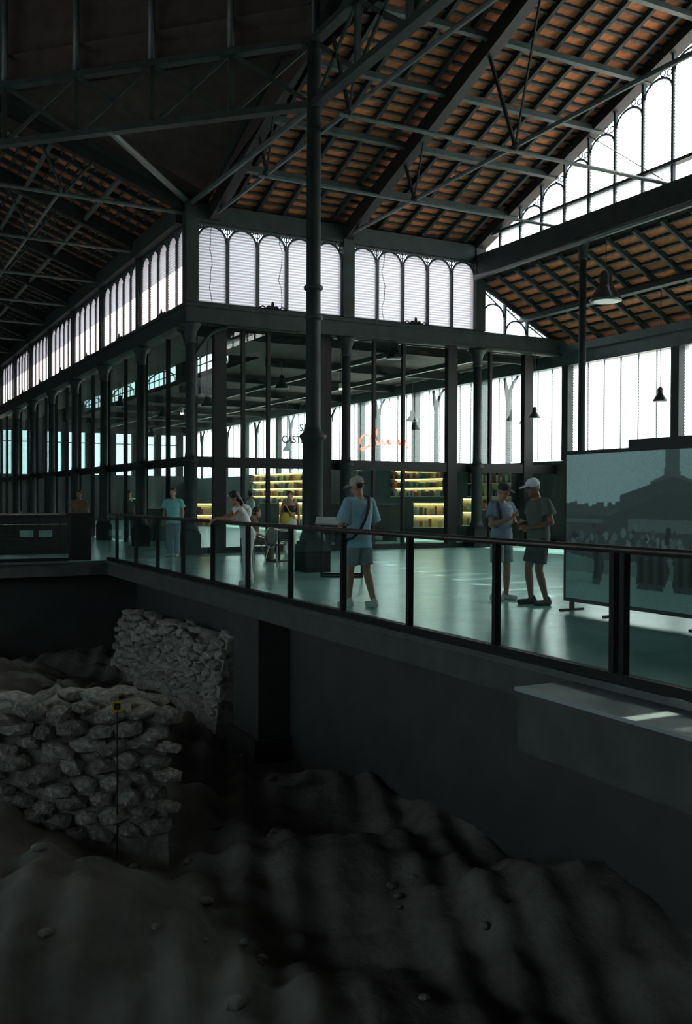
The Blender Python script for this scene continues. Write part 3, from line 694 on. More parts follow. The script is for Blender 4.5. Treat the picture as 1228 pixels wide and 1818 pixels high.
pendant((19.54, 24.79, 3.90), .18, 6.2, 'bell pendant lamp hanging just left of the dark gable column')
pendant((19.20, 23.84, 4.02), .18, 7.0, 'bell pendant lamp half hidden by a dark post near the gable')
pendant((9.54, 31.2, 4.17), .20, 5.9, 'bell pendant lamp behind the left glass wall, nearest the corner column')
pendant((10.3, 39.7, 5.25), .24, 6.2, 'bell pendant lamp high up behind the left glass wall')
pendant((12.9, 44.1, 4.33), .22, 6.2, 'pale bell pendant lamp low behind the left glass wall')
pendant((16.5, 36.6, 3.46), .20, 6.2, 'bell pendant lamp below the glass lettering deep in the shop')
pendant((9.3, 26.2, 4.1), .20, 6.2, 'bell pendant lamp beside the thick post right of the corner column')
pendant((12.2, 27.5, 4.9), .22, 5.9, 'bell pendant lamp high in the shop left of the tall column')
pendant((14.57, 24.61, 5.63), .27, 6.2, 'large bell pendant lamp high in the shop right of the tall column')
for (x, y, z), lb in (((12.6, 26.0, 4.9), 'tiny bright spotlight right beside the tall column'), ((13.6, 26.2, 4.85), 'tiny bright spotlight between the shop mullions'), ((9.0, 27.6, 4.0), 'tiny bright spotlight left of the thick corner post')):
    e = empty('spotlight', (x, y, z), label=lb, cat='spotlight', group='shop spotlights')
    MB().lathe([(.05, .0), (.06, .05), (.05, .16), (.02, .18)], 0, 0, 10).obj('housing', 'white_paint', e); MB().ellip((0, 0, -.01), .045, .045, .03, 8).obj('bulb', 'bulb', e); MB().path([(0, 0, .17), (0, 0, 5.9-z)], .012, 5).obj('stem', 'black', e)

# ================================================================== WRITING AND SIGN
def text(name, body, loc, size, rz, m_, label, cat):
    c = bpy.data.curves.new(name, 'FONT'); c.body = body; c.size = size; c.extrude = .004; c.offset = .006
    o = bpy.data.objects.new('tmp', c); COL.objects.link(o); dg = bpy.context.evaluated_depsgraph_get()
    me = bpy.data.meshes.new_from_object(o.evaluated_get(dg)); bpy.data.objects.remove(o); me.materials.clear(); me.materials.append(MATS[m_])
    o = bpy.data.objects.new(name, me); COL.objects.link(o); o.location = loc; o.rotation_euler = (R(90), 0, rz); tag(o, label, cat); return o
text('glass_lettering', 'CASTE', (10.82, GY-.03, 3.02), .29, 0, 'lettering', 'dark capital letters CASTE stuck on the shop glass', 'lettering').scale = (.82, 1, 1)
text('glass_lettering', 'SA', (11.36, GY-.03, 3.36), .29, 0, 'lettering', 'dark capital letters above CASTE on the shop glass, half hidden by the column', 'lettering').scale = (.82, 1, 1)
ns = empty('neon_sign', (13.45, 24.75, 2.88), label='red cursive neon sign glowing behind the shop glass', cat='neon sign')
def neon(pts): MB().path([(x, 0, z) for x, z in pts], .022, 6).obj('tube', 'neon', ns, True)
def curve(P, n=6):
    out = []
    for k in range(len(P)-1):
        p0, p1, p2, p3 = P[max(k-1, 0)], P[k], P[k+1], P[min(k+2, len(P)-1)]
        for j in range(n):
            t = j/n; out.append(tuple(.5*(2*p1[i]+(p2[i]-p0[i])*t+(2*p0[i]-5*p1[i]+4*p2[i]-p3[i])*t*t+(3*p1[i]-p0[i]-3*p2[i]+p3[i])*t**3) for i in (0, 1)))
    return out+[P[-1]]
neon(curve([(.05, .20), (.06, .36), (.18, .47), (.33, .45), (.38, .30), (.30, .12), (.14, .03), (.06, .06), (.16, .10), (.40, .16), (.70, .24)]))
neon(curve([(.34, .08), (.40, .40), (.48, .62), (.58, .66), (.60, .52), (.52, .34), (.44, .22), (.52, .16), (.62, .30), (.64, .20), (.70, .22)]))
neon(curve([(.70, .22), (.80, .36), (.82, .22), (.92, .24), (.98, .36), (1.0, .24), (1.12, .24)]))
neon(curve([(1.30, .20), (1.36, .36), (1.38, .20), (1.48, .36), (1.50, .20), (1.60, .36), (1.63, .18), (1.70, .12)]))

# ================================================================== BOOKSHOP
BCOL = ['red-brown', 'navy', 'tan', 'dark green', 'pale grey', 'plum']
ROWN = {2: ['lower', 'upper'], 3: ['bottom', 'middle', 'top'], 4: ['bottom', 'second', 'third', 'top']}
book_me = [MB().box(-.09, 0, 0, 1, 0, 1).mesh('book', 'book_%d' % i) for i in range(6)]
def shelf_unit(name, loc, L, rows, z0, z1, label, bgroup, depth=.3, rz=0, blabel='', led=True, fill=.85):
    e = empty(name, loc, rz, label=label, cat='bookshelf', group='lit bookshelves')     # local: y along the shelf, -x to the room
    MB().box(-.02, .02, 0, L, z0, z1).obj('back_panel', 'shelf_wood', e)
    for y in (0, L): MB().box(-depth, 0, y-.02, y+.02, z0, z1).obj('side_panel', 'shelf_dark', e)
    dz = (z1-z0)/rows
    for k in range(rows+1):
        bo = MB().box(-depth, 0, 0, L, z0+k*dz-.012, z0+k*dz+.012).obj('board', 'shelf_wood', e)
        if k and led: MB().box(-.10, -.06, .05, L-.05, z0+k*dz-.03, z0+k*dz-.014).obj('light_strip', 'led', bo)
    M = Matrix.Translation(loc) @ Matrix.Rotation(rz, 4, 'Z')
    for k in range(rows):
        y = .06
        while y < L-.12:
            t = random.uniform(.06, .16); h = dz*random.uniform(.45, .74)
            if random.random() < fill:
                bi = random.randrange(6); o = bpy.data.objects.new('book', book_me[bi]); COL.objects.link(o)
                o.matrix_world = M @ Matrix.Translation((-.14, y, z0+k*dz+.012)) @ Matrix.Diagonal((1.2, t*.92, h, 1)); tag(o, '%s %s, %s row' % (BCOL[bi], blabel, ROWN[rows][k]), 'book', bgroup)
            y += t+random.choice((.005, .01, .06))
shelf_unit('wall_bookshelf', (EX-.16, 30.4, 0), 3.9, 3, 1.56, 2.62, 'yellow lit wall bookshelf of three rows below the red script sign', 'books on the right lit shelf', blabel='book standing on the lit shelf below the red script sign')
shelf_unit('wall_bookshelf', (EX-.16, 42.4, 0), 7.4, 4, 1.2, 2.75, 'long yellow lit wall bookshelf left of the tall column', 'books on the left lit shelf', blabel='book standing on the long lit shelf left of the tall column', fill=.55)
shelf_unit('wall_bookshelf', (EX-.16, 26.2, 0), 2.6, 3, 1.1, 2.5, 'dim wall bookshelf behind the man in the dark cap', 'books on the dim shelf', blabel='book standing on the dim shelf behind the two men', led=False)
shelf_unit('display_unit', (18.6, 27.6, 0), 1.3, 2, .5, 1.33, 'low yellow lit display unit right of the black counter', 'books on the low lit unit', depth=.3, rz=R(60), blabel='book in the low lit display unit beside the black counter', fill=.5)
shelf_unit('display_unit', (15.62, 27.9, 0), .45, 2, .5, 1.36, 'narrow yellow lit display unit behind the man in the blue shirt', 'books on the narrow lit unit', rz=R(60), blabel='book in the narrow lit unit behind the man in blue', fill=.3)
shelf_unit('display_unit', (14.2, 29.6, 0), 1.1, 2, .5, 1.34, 'low yellow lit display unit behind the woman in the black top', 'books behind the woman', rz=R(70), blabel='book in the low lit unit behind the woman in black', fill=.5)
shelf_unit('display_unit', (11.0, 30.2, 0), .7, 2, .55, 1.3, 'low yellow lit display unit left of the thick corner post', 'books left of the post', rz=R(70), blabel='book in the low lit unit left of the corner post', fill=.5)
shelf_unit('display_unit', (18.95, 26.4, 0), .6, 2, .6, 1.5, 'small yellow lit unit between the two dark shop posts', 'books between the posts', rz=R(60), blabel='book in the lit unit between the two dark shop posts', fill=.6)
ct = empty('shop_counter', (16.2, 29.2, 0), label='black counter in the bookshop below the lit wall shelf', cat='counter')
MB().box(-1.6, 1.3, -.3, .3, 0, 1.25).obj('body', 'black', ct); MB().box(-1.65, 1.35, -.34, .34, 1.25, 1.3).obj('top', 'shelf_dark', ct)
pt = empty('partition', (16.1, 31.0, 0), label='tall black partition in the bookshop behind the man in the blue shirt', cat='partition')
MB().box(-.9, .7, -.06, .06, .05, 2.55).obj('panel', 'black', pt); MB().box(-.9, .7, -.2, .2, 0, .05).obj('foot', 'black', pt)

# ================================================================== RUINS IN THE PIT
def rock(seed, sx=1, sy=1, sz=1):
    rnd = random.Random(seed); bm = bmesh.new(); bmesh.ops.create_icosphere(bm, subdivisions=1, radius=.5)
    for v in bm.verts:
        c = v.co; k = max(abs(c.x), abs(c.y), abs(c.z)); c *= (.5/k)*.45+.55
        c.x *= sx*rnd.uniform(.85, 1.12); c.y *= sy*rnd.uniform(.85, 1.12); c.z *= sz*rnd.uniform(.85, 1.12)
    me = bpy.data.meshes.new('stone'); bm.to_mesh(me); bm.free(); me.materials.append(MATS['stone']); return me
ROCKS = [rock(i, 1, .8, .62) for i in range(6)]
def ruin(p, q, wdt, ztop, zbase, label, n_course=5, step=.27):
    p, q = Vector((*p, 0)), Vector((*q, 0)); d = q-p; L = d.length; a = math.atan2(d.y, d.x)
    e = empty('ruined_wall', (p.x, p.y, zbase), a, label=label, cat='ruin', group='ruined walls in the pit')
    core = MB(); nu = 26
    hs = [ztop(k/nu)-zbase for k in range(nu+1)]
    for k in range(nu+1):
        u = L*k/nu; h = hs[k]+random.uniform(-.05, .05); sl = random.uniform(.05, .14)
        core.v += [(u, -wdt/2-sl, -.4), (u, -wdt/2+.08, h*.55+random.uniform(-.05, .05)), (u, -wdt/2+.2, h-.06), (u, wdt/2-.15, h-.02+random.uniform(-.06, .06)), (u, wdt/2, h*.5), (u, wdt/2+sl, -.4)]
    for k in range(nu):
        for j in range(5): i = k*6+j; core.f.append((i, i+6, i+7, i+1))
    core.f += [tuple(range(5, -1, -1)), tuple(nu*6+j for j in range(6))]
    core.obj('core', 'stone', e)
    u = .1
    while u < L:
        h = ztop(u/L)-zbase; z = .0; c = 0
        while z < h-.12:
            sz = random.uniform(.17, .30); y = -wdt/2-.02+(z/h)*.16
            inst('stone', random.choice(ROCKS), e, (u+(c % 2)*step*.5, y, z+sz*.3), (random.uniform(-.2, .2), random.uniform(-.25, .25), random.uniform(-.3, .3)), (random.uniform(.24, .42), .30, sz*1.25)); z += sz*.72; c += 1
        inst('stone', random.choice(ROCKS), e, (u, random.uniform(-.1, .25), h-.03), (random.uniform(-.3, .3), random.uniform(-.3, .3), random.uniform(-1, 1)), (random.uniform(.3, .55), .4, .3)); u += step
    return e
ruin((-.9, 10.7), (3.05, 10.0), .9, lambda t: -.42-.12*t+.10*math.sin(t*9)-.55*max(0, t-.55)**1.2, -1.95, 'broad ruined stone wall in the left of the pit behind the yellow marker')
ruin((5.75, 21.5), (6.08, 15.75), .6, lambda t: -1.12+.14*t+.07*math.sin(t*14), -2.3, 'low ruined stone wall in the shade under the deck edge', step=.32)
ruin((-3.5, 19.5), (1.2, 20.6), .6, lambda t: -.95+.1*math.sin(t*11), -1.9, 'far ruined wall below the distant railing', step=.5)
tag(MB().box(5.95, 6.48, 14.3, 15.4, -3.2, -.36).box(5.85, 6.48, 14.2, 15.5, -3.2, -2.4).obj('deck_pier', 'wall_dark'), 'dark concrete pier carrying the deck edge', 'pier')
rb = MB()
for k in range(320):
    x, y = random.uniform(-4, 5.3), random.uniform(3.5, 21); s = random.uniform(.02, .08)
    rb.ellip((x, y, ground_z(x, y)+s*.2), s*random.uniform(.8, 1.5), s, s*.6, 7)
tag(rb.obj('rubble', 'pebble'), 'loose rubble scattered over the pit floor', 'rubble', kind='stuff')
mk = empty('survey_marker', (2.45, 9.55, ground_z(2.45, 9.55)), label='small yellow framed marker on a thin dark rod before the ruined wall', cat='marker')
zt = -.60-ground_z(2.45, 9.55)
MB().path([(0, 0, -.05), (0, 0, zt-.04)], .008, 6).obj('rod', 'black', mk)
a = math.atan2(-2.45, 9.55)
for nm, w_, d_, m_ in (('frame', .048, .006, 'yellow'), ('plate', .030, .009, 'black'), ('mark', .010, .011, 'concrete')):
    o = MB().box(-w_, w_, -d_, d_, zt-w_*1.1, zt+w_*1.1).obj(nm, m_, mk); o.rotation_euler = (0, 0, a)

# ================================================================== FURNITURE
def chair(loc, rz, label):
    e = empty('cafe_chair', loc, rz, label=label, cat='chair', group='wire cafe chairs')
    MB().lathe([(.02, .44), (.19, .44), (.215, .455), (.19, .47), (.02, .47)], 0, 0, 14).obj('seat', 'shelf_dark', e, True)
    b = MB(); b.path([(.20*math.cos(t), -.18+.02*math.sin(t), .62+.24*math.sin(t)) for t in [i*math.pi*2/14 for i in range(15)]], .012, 5).obj('backrest_rim', 'chair_steel', e)
    MB().ellip((0, -.185, .62), .18, .012, .21, 12).obj('backrest', 'shelf_dark', e, True)
    for sx in (-1, 1):
        for sy in (-1, 1): MB().path([(sx*.12, sy*.12, .44), (sx*.21, sy*.21, 0)], .011, 5).obj('leg', 'chair_steel', e)
chair((8.55, 19.5, 0), R(200), 'wire cafe chair with its back to the railing'); chair((8.5, 20.75, 0), R(-60), 'cafe chair under the seated person'); chair((9.6, 21.6, 0), R(140), 'cafe chair on the far side of the round table')
tb = empty('cafe_table', (9.15, 20.75, 0), label='small round cafe table beside the seated person', cat='table')
MB().lathe([(.32, .71), (.34, .72), (.34, .74), (.32, .75)], 0, 0, 20).obj('top', 'chair_steel', tb, True); MB().lathe([(.03, .02), (.03, .71)], 0, 0, 10).obj('stem', 'black', tb); MB().lathe([(.22, 0), (.22, .015), (.04, .03)], 0, 0, 16).obj('base', 'black', tb)
lt = empty('info_table', (8.15, 16.45, 0), R(-28), label='steel framed information table with a slanted pale top beside the tall column', cat='table')
for y in (-.3, .3):
    MB().box(-.02, .78, y-.02, y+.02, .0, .04).box(-.02, .02, y-.02, y+.02, 0, 1.0).box(.74, .78, y-.02, y+.02, 0, .98).box(-.02, .78, y-.02, y+.02, .95, .99).obj('leg_frame', 'black', lt)
MB().quad((-.12, -.42, 1.03), (.82, -.42, 1.0), (.82, .42, 1.10), (-.12, .42, 1.13)).quad((-.12, .42, 1.10), (.82, .42, 1.07), (.82, -.42, .97), (-.12, -.42, 1.0)).quad((-.12, -.42, 1.0), (.82, -.42, .97), (.82, -.42, 1.0), (-.12, -.42, 1.03)).quad((-.12, .42, 1.0+.13), (-.12, .42, 1.10), (-.12, -.42, 1.0), (-.12, -.42, 1.03)).obj('top', 'plinth_top', lt)
cc = empty('cafe_counter', (4.55, 26.2, 0), R(-5), label='long dark cafe counter behind the distant railing at far left', cat='counter')
MB().box(-1.0, 1.0, -.35, .35, .08, 1.0).obj('body', 'black', cc); MB().box(-1.05, 1.05, -.4, .4, 1.0, 1.05).obj('top', 'rail_steel', cc); MB().box(-.95, .95, -.3, .3, 0, .08).obj('plinth', 'black', cc)
for dx in (-.42, .05): MB().box(dx, dx+.34, -.365, -.35, .45, .62).obj('front_label', 'lamp_in', cc)
cb = empty('cafe_counter', (6.9, 33.5, 0), R(60), label='dark cafe counter inside the left glass wall', cat='counter')
cb.location = (10.3, 33.5, 0); MB().box(-1.5, 1.5, -.35, .35, 0, 1.05).obj('body', 'shelf_dark', cb); MB().box(-1.55, 1.55, -.4, .4, 1.05, 1.1).obj('top', 'black', cb)
# hanging cords in the clerestory
for u, lb, amp in ((8.62, 'wavy cord hanging in the first arch right of the corner', .03), (10.62, 'wavy cord hanging in the third arch right of the corner', .05), (13.85, 'wavy cord hanging in the second arch of the right window', .05)):
    tag(MB().path([(u+amp*math.sin(z*2.1+u)+.02*math.sin(z*7), CYY-.1, 8.6-.2*k) for k, z in enumerate([.55*i for i in range(11)])], .009, 4).obj('hanging_cord', 'black'), lb, 'cord', 'cords in the clerestory')

# ================================================================== PEOPLE
def remesh(mb, name, m_, parent, vox, it=4):
    o = mb.obj('tmp', m_); mo = o.modifiers.new('r', 'REMESH'); mo.mode = 'VOXEL'; mo.voxel_size = vox; mo.use_smooth_shade = True
    sm = o.modifiers.new('s', 'SMOOTH'); sm.iterations = it; sm.factor = .5
    dg = bpy.context.evaluated_depsgraph_get(); me = bpy.data.meshes.new_from_object(o.evaluated_get(dg)); old = o.data
    bpy.data.objects.remove(o); bpy.data.meshes.remove(old); me.name = name; me.materials.clear(); me.materials.append(MATS[m_])
    me.polygons.foreach_set('use_smooth', [True]*len(me.polygons))
    o = bpy.data.objects.new(name, me); COL.objects.link(o); o.parent = parent; return o
def hand(mb, wr, d, n, side, curl=.5):
    wr, d, n = Vector(wr), Vector(d).normalized(), Vector(n); n = (n-d*n.dot(d)).normalized(); s = d.cross(n)*side
    ln = (.036, .044, .041, .031)
    for i in range(4):
        o = s*((i-1.5)*.0195); b = wr+d*.088+o-d*abs(i-1.2)*.004; mb.limb(wr+o*.5+d*.012, b, .016, .0125, 8)
        d1 = (d*math.cos(curl*.7)+n*math.sin(curl*.7)); d2 = (d*math.cos(curl*1.7)+n*math.sin(curl*1.7)); m1 = b+d1*ln[i]
        mb.limb(b, m1, .0098, .009, 8); mb.limb(m1, m1+d2*ln[i]*.95, .009, .0078, 8)
    t0 = wr+d*.025-s*.026; t1 = t0+d*.036-s*.026+n*.012; mb.limb(t0, t1, .013, .011, 8); mb.limb(t1, t1+d*.03-s*.004+n*.012, .0105, .009, 8)
DEF = dict(pel=(0, 0, .95), waist=(0, 0, 1.07), chest=(0, .005, 1.27), neck=(0, -.01, 1.46), head=(0, .03, 1.615),
           shR=(.185, -.01, 1.415), shL=(-.185, -.01, 1.415), elR=(.24, -.04, 1.13), elL=(-.24, -.04, 1.13), wrR=(.25, .06, .89), wrL=(-.25, .06, .89),
           hipR=(.09, 0, .91), hipL=(-.09, 0, .91), knR=(.10, .02, .49), knL=(-.10, .02, .49), anR=(.10, -.02, .085), anL=(-.10, -.02, .085), toR=0, toL=0)
def person(loc, head_dir, H, label, top, bottom, shoe, skin='skin', vox=.012, cap=None, hair='hair', long_hair=False, sleeve=.62, leg=.72, hyaw=0, hpit=0, handR=None, handL=None, shirt_len=.84, loose=.022, hands=True, extra=None, fem=False, curl=.6, **J):
    P = {**DEF, **J}; k = H/1.75
    e = empty('person', loc, math.atan2(head_dir[1], head_dir[0])-math.pi/2, label=label, cat='person'); e.scale = (k, k, k)
    V = {n: Vector(p) for n, p in P.items() if p}
    for sd in 'RL':
        if 'to'+sd not in V: V['to'+sd] = V['an'+sd]+Vector(((.02 if sd == 'R' else -.02), .17, -.05))
    b = MB(); shw = .9 if fem else 1.0
    def spine(r, zlo=0):
        return [(V['pel']+Vector((0, 0, -.06)), .150+r, .108+r, 0), (V['pel']+Vector((0, 0, .03)), .158+r, .112+r, 0), (V['waist'], .138+r, .10+r, 0), (V['chest'], .165*shw+r, .115+r, 0), (V['chest'].lerp(V['neck'], .55), .168*shw+r, .10+r, 0), (V['chest'].lerp(V['neck'], .86), .115+r*.6, .078+r*.6, 0), (V['neck']+Vector((0, 0, .012)), .058+r*.4, .056+r*.4, 0)]
    b.loft(spine(0)); b.limb(V['neck'], V['head']+Vector((0, -.02, -.03)), .056, .052)
    HM = Matrix.Rotation(hyaw, 3, 'Z') @ Matrix.Rotation(-hpit, 3, 'X'); hp = lambda x, y, z: V['head']+HM @ Vector((x, y, z))
    b.ellip(hp(0, -.005, .025), .075, .093, .103, 14, HM); b.ellip(hp(0, .028, -.052), .058, .066, .074, 12, HM)
    b.limb(hp(0, .088, .012), hp(0, .105, -.022), .010, .015, 8); b.limb(hp(-.035, .078, .03), hp(.035, .078, .03), .012, .012, 8); b.limb(hp(0, .075, -.098), hp(0, .070, -.10), .02, .02, 8)
    for s in (-1, 1): b.ellip(hp(s*.077, -.005, -.012), .011, .02, .032, 8, HM)
    for sd, s in (('R', 1), ('L', -1)):
        sh, el, wr = V['sh'+sd], V['el'+sd], V['wr'+sd]
        b.limb(V['chest'].lerp(V['neck'], .6), sh+Vector((0, 0, -.02)), .055, .043); b.limb(sh+Vector((0, 0, -.02)), el, .046, .041); b.limb(el, wr, .043, .027)
        if hands:
            hs = handR if sd == 'R' else handL
            if hs is None: hs = ((wr-el).normalized(), (-s, 0, 0))
            hand(b, wr, hs[0], hs[1], s, curl)
        else: b.limb(wr, wr+(wr-el).normalized()*.12, .032, .022)
        hi, kn, an, to = V['hip'+sd], V['kn'+sd], V['an'+sd], V['to'+sd]
        b.limb(hi, kn, .085, .056); b.limb(kn, kn.lerp(an, .35), .055, .058); b.limb(kn.lerp(an, .3), an, .058, .036); b.limb(an+Vector((0, -.03, -.03)), to, .036, .03)
    remesh(b, 'body', skin, e, vox)
    for s in (-1, 1): MB().ellip(hp(s*.031, .086, .008), .010, .006, .007, 8, HM).obj('eye', 'hair', e)
    MB().ellip(hp(0, .094, -.062), .022, .006, .006, 8, HM).obj('mouth', 'red' if fem else 'skin_dark', e)
    # shirt
    if top:
        t = MB(); sp = spine(loose)[:-1]; lowz = shirt_len
        t.loft([(V['pel'].lerp(V['hipR'].lerp(V['hipL'], .5), .5)+Vector((0, 0, lowz-.93)), .168+loose, .122+loose, 0)]+sp)
        for sd in 'RL':
            sh, el = V['sh'+sd], V['el'+sd]; t.limb(V['chest'].lerp(V['neck'], .66), sh+Vector((0, 0, -.012)), .068+loose*.4, .056+loose*.45)
            if sleeve > 0: t.path([sh, sh.lerp(el, sleeve*.5), sh.lerp(el, sleeve)], [.05+loose*.4, .058+loose*.8, .062+loose*1.2], 12)
        remesh(t, 'shirt', top, e, vox, 3)
    q = MB(); q.loft([(V['hipR'].lerp(V['hipL'], .5)+Vector((0, 0, -.06)), .16, .115, 0), (V['pel'], .172, .122, 0), (V['pel'].lerp(V['waist'], .75), .158, .115, 0)])
    for sd in 'RL':
        hi, kn, an = V['hip'+sd], V['kn'+sd], V['an'+sd]
        if leg <= 1: q.path([hi+Vector((0, 0, .02)), hi.lerp(kn, leg*.5), hi.lerp(kn, leg)], [.10, .102, .10], 14)
        else: q.path([hi+Vector((0, 0, .02)), hi.lerp(kn, .5), kn, kn.lerp(an, .5), kn.lerp(an, .97)], [.10, .088, .075, .078, .085], 14)
    remesh(q, 'shorts' if leg <= 1 else 'trousers', bottom, e, vox, 3)
    for sd in 'RL':
        an, to = V['an'+sd], V['to'+sd]; f = MB(); d = (to-an); d.z = 0; d.normalize(); g = an.copy(); g.z = an.z-.045
        f.limb(g-d*.05, g-d*.02+Vector((0, 0, .05)), .04, .044); f.limb(g-d*.045, g+d*.17, .042, .036); f.limb(g-d*.045+Vector((0, 0, -.02)), g+d*.175+Vector((0, 0, -.015)), .028, .028)
        remesh(f, 'shoe', shoe, e, vox, 2)
    if cap:
        c = MB(); c.ellip(hp(0, -.004, .058), .084, .102, .082, 16, HM); o = remesh(c, 'cap', cap, e, vox*.8, 2)
        br = MB(); br.ellip(hp(0, .125, .048), .066, .085, .011, 14, HM @ Matrix.Rotation(-.18, 3, 'X')); br.obj('cap_brim', cap, o, True)
        hh = MB(); hh.ellip(hp(0, -.018, .0), .081, .082, .058, 12, HM); remesh(hh, 'hair', hair, e, vox, 2)
    else:
        hh = MB(); hh.ellip(hp(0, -.016, .042), .086, .096, .096, 14, HM); hh.ellip(hp(0, -.045, -.01), .078, .068, .09, 12, HM)
        if long_hair: hh.limb(hp(0, -.07, -.02), hp(0, -.10, -.20), .055, .03)
        remesh(hh, 'hair', hair, e, vox, 2)
    if extra: extra(e, V, hp)
    return e
LFT = Vector((-.885, .466)); FWD = Vector((.466, .885)); RGT = -LFT
hd = lambda f, l: tuple((FWD*f+LFT*l).normalized())
def strap_bag(e, V, hp):
    MB().path([(.10, .11, 1.38), (.115, .03, 1.49), (.10, -.09, 1.47), (.05, -.155, 1.33), (-.03, -.185, 1.18), (-.12, -.185, 1.03), (-.20, -.13, .93), (-.24, .03, .90)], .02, 6).obj('bag_strap', 'strap', e)
    b = MB(); b.ellip((-.2, .1, .86), .05, .11, .08, 12); b.obj('bag', 'strap', e, True)
    MB().box(.16, .24, .33, .35, 1.0, 1.1).obj('phone_case', 'red', e); MB().box(-.05, .05, -.098, -.088, 1.635, 1.655).obj('cap_strap', 'cap_dark', e)
person((6.28, 11.55, 0), hd(.8, .6), 1.80, 'man in a loose blue shirt and beige cap seen from behind at the railing', 'shirt_blue', 'shorts_grey', 'shoe_white', 'skin', .009, 'cap_beige', hyaw=.55, hpit=.35, sleeve=.95, loose=.036, shirt_len=.80, leg=.82,
       elR=(.27, .02, 1.13), wrR=(.2, .27, 1.06), elL=(-.25, .03, 1.12), wrL=(-.10, .29, 1.08), knR=(.12, -.02, .49), anR=(.15, -.14, .085), knL=(-.08, .08, .49), anL=(-.09, .10, .085), extra=strap_bag)
def straps(e, V, hp):
    MB().path([(.12, .10, 1.20), (.135, .105, 1.32), (.13, .05, 1.44), (.12, -.06, 1.45)], .022, 6).obj('backpack_strap', 'strap', e)
    b = MB(); b.ellip((0, -.2, 1.22), .14, .08, .2, 14); b.obj('backpack', 'strap', e, True)
person((8.62, 11.45, 0), hd(-.8, -.6), 1.74, 'man in slate blue T-shirt and dark cap gesturing with both hands', 'shirt_slate', 'shorts_grey', 'shoe_white', 'skin', .009, 'cap_dark', 'hair_grey', hyaw=.1, hpit=.3, loose=.03,
       elR=(.25, .03, 1.12), wrR=(.07, .26, 1.22), elL=(-.26, .02, 1.13), wrL=(-.09, .28, 1.12), handR=((-.5, .4, .5), (0, .3, 1)), handL=((.4, .5, .2), (0, 0, 1)), curl=.5, knR=(.12, .03, .49), anR=(.14, 0, .085), anL=(-.14, -.03, .085), leg=.82, extra=straps)
person((8.72, 10.72, 0), hd(-.3, .95), 1.80, 'man in dark olive T-shirt, dark shorts and white cap, in profile', 'shirt_olive', 'shorts_dark', 'shoe_dark', 'skin_dark', .009, 'cap_white', 'hair_grey', hyaw=.0, hpit=.22, loose=.035,
       chest=(0, .02, 1.27), neck=(0, .03, 1.46), head=(0, .09, 1.605), elL=(-.25, -.05, 1.13), wrL=(-.16, .22, 1.07), elR=(.25, .0, 1.13), wrR=(.08, .27, 1.10), handL=((.2, 1, .05), (.6, 0, -.3)), handR=((-.2, 1, .1), (-.6, 0, -.3)),
       knR=(.10, .10, .50), knL=(-.10, .05, .49), anR=(.11, .05, .085), anL=(-.11, -.06, .085), leg=.80)
def sung(e, V, hp):
    for s in (-1, 1): MB().ellip(hp(s*.03, .085, .085), .024, .008, .016, 10).obj('sunglass_lens', 'silver_bag', e)
    h = MB(); h.ellip((0, -.04, 1.32), .12, .08, .13, 14); h.limb((-.1, .03, 1.42), (.1, .03, 1.42), .045, .045); remesh(h, 'hood', 'white_cloth', e, .012, 3)
person((6.13, 15.35, 0), (-1, .05), 1.66, 'dark-haired woman in white leaning on the railing over the pit', 'white_cloth', 'white_cloth', 'shoe_white', 'skin', .010, None, 'hair', True, 0, 1.3, hyaw=-.1, hpit=.45, fem=True, loose=.015,
       pel=(0, -.05, .95), waist=(0, -.01, 1.07), chest=(0, .06, 1.25), neck=(0, .14, 1.43), head=(0, .21, 1.57), shR=(.155, .13, 1.37), shL=(-.155, .13, 1.37), elR=(.2, .33, 1.20), elL=(-.2, .33, 1.20), wrR=(.05, .54, 1.195), wrL=(-.06, .52, 1.20),
       hipR=(.085, -.06, .91), hipL=(-.085, -.06, .91), knR=(.09, -.06, .49), knL=(-.09, -.02, .49), anR=(.09, -.12, .085), anL=(-.09, -.05, .085), handR=((-.4, .8, -.3), (0, 0, -1)), handL=((.4, .8, -.3), (0, 0, -1)), extra=sung)
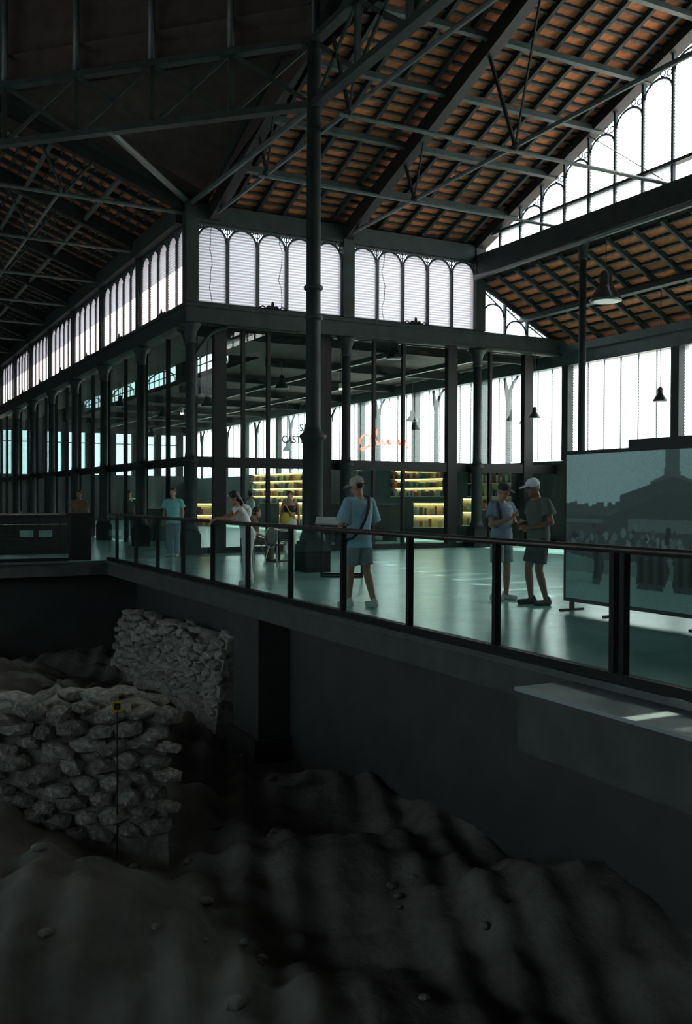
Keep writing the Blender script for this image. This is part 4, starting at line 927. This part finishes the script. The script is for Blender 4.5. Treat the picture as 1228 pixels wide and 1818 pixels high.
person((7.38, 23.3, 0), hd(-1, .1), 1.74, 'man in a teal T-shirt standing near the corner column', 'shirt_teal', 'denim', 'shoe_white', 'skin', .016, None, 'hair', leg=1.3, loose=.03)
def bagm(e, V, hp):
    MB().path([(.13, .09, 1.40), (.02, .13, 1.2), (-.14, .12, .98)], .02, 6).obj('bag_strap', 'mustard', e); b = MB(); b.ellip((.13, .13, 1.0), .13, .07, .16, 12); b.obj('shoulder_bag', 'mustard', e, True)
    t = MB(); t.loft([((0, .008, 1.17), .168, .122, 0), ((0, .012, 1.30), .172, .128, 0), ((0, .0, 1.34), .16, .11, 0)]); t.obj('crop_top', 'black', e, True)
person((10.45, 23.0, 0), hd(-1, -.05), 1.68, 'woman in a black cropped top with a mustard bag in front of the shop glass', None, 'white_cloth', 'shoe_white', 'skin', .016, None, 'hair', False, leg=1.3, fem=True, extra=bagm)
def sbag(e, V, hp):
    b = MB(); b.ellip((0, -.2, 1.24), .15, .09, .23, 14); b.obj('backpack', 'silver_bag', e, True)
person((11.0, 27.1, 0), hd(1, .1), 1.76, 'person with a silver backpack seen from behind in the bookshop', 'shirt_olive', 'shorts_dark', 'shoe_dark', 'skin', .016, None, 'hair', leg=1.3, extra=sbag)
person((8.5, 20.75, -.40), hd(.2, -1), 1.70, 'seated dark-haired person in brown at the cafe table behind the railing', 'brown_cloth', 'brown_cloth', 'shoe_dark', 'skin', .014, None, 'hair', leg=1.3,
       knR=(.11, .42, .90), knL=(-.11, .42, .90), anR=(.11, .40, .49), anL=(-.11, .36, .49), wrR=(.14, .28, 1.02), wrL=(-.14, .28, 1.02), head=(0, .08, 1.60))
person((5.95, 27.4, 0), hd(-1, 0), 1.70, 'dim figure in brown behind the corner cabinet of the railings', 'brown_cloth', 'shorts_dark', 'shoe_dark', 'skin_dark', .018, None, 'hair', leg=1.3)
person((9.3, 34.5, 0), hd(-1, .2), 1.74, 'dark-haired person in grey behind the left glass wall', 'shirt_olive', 'shorts_dark', 'shoe_dark', 'skin', .018, None, 'hair', leg=1.3)
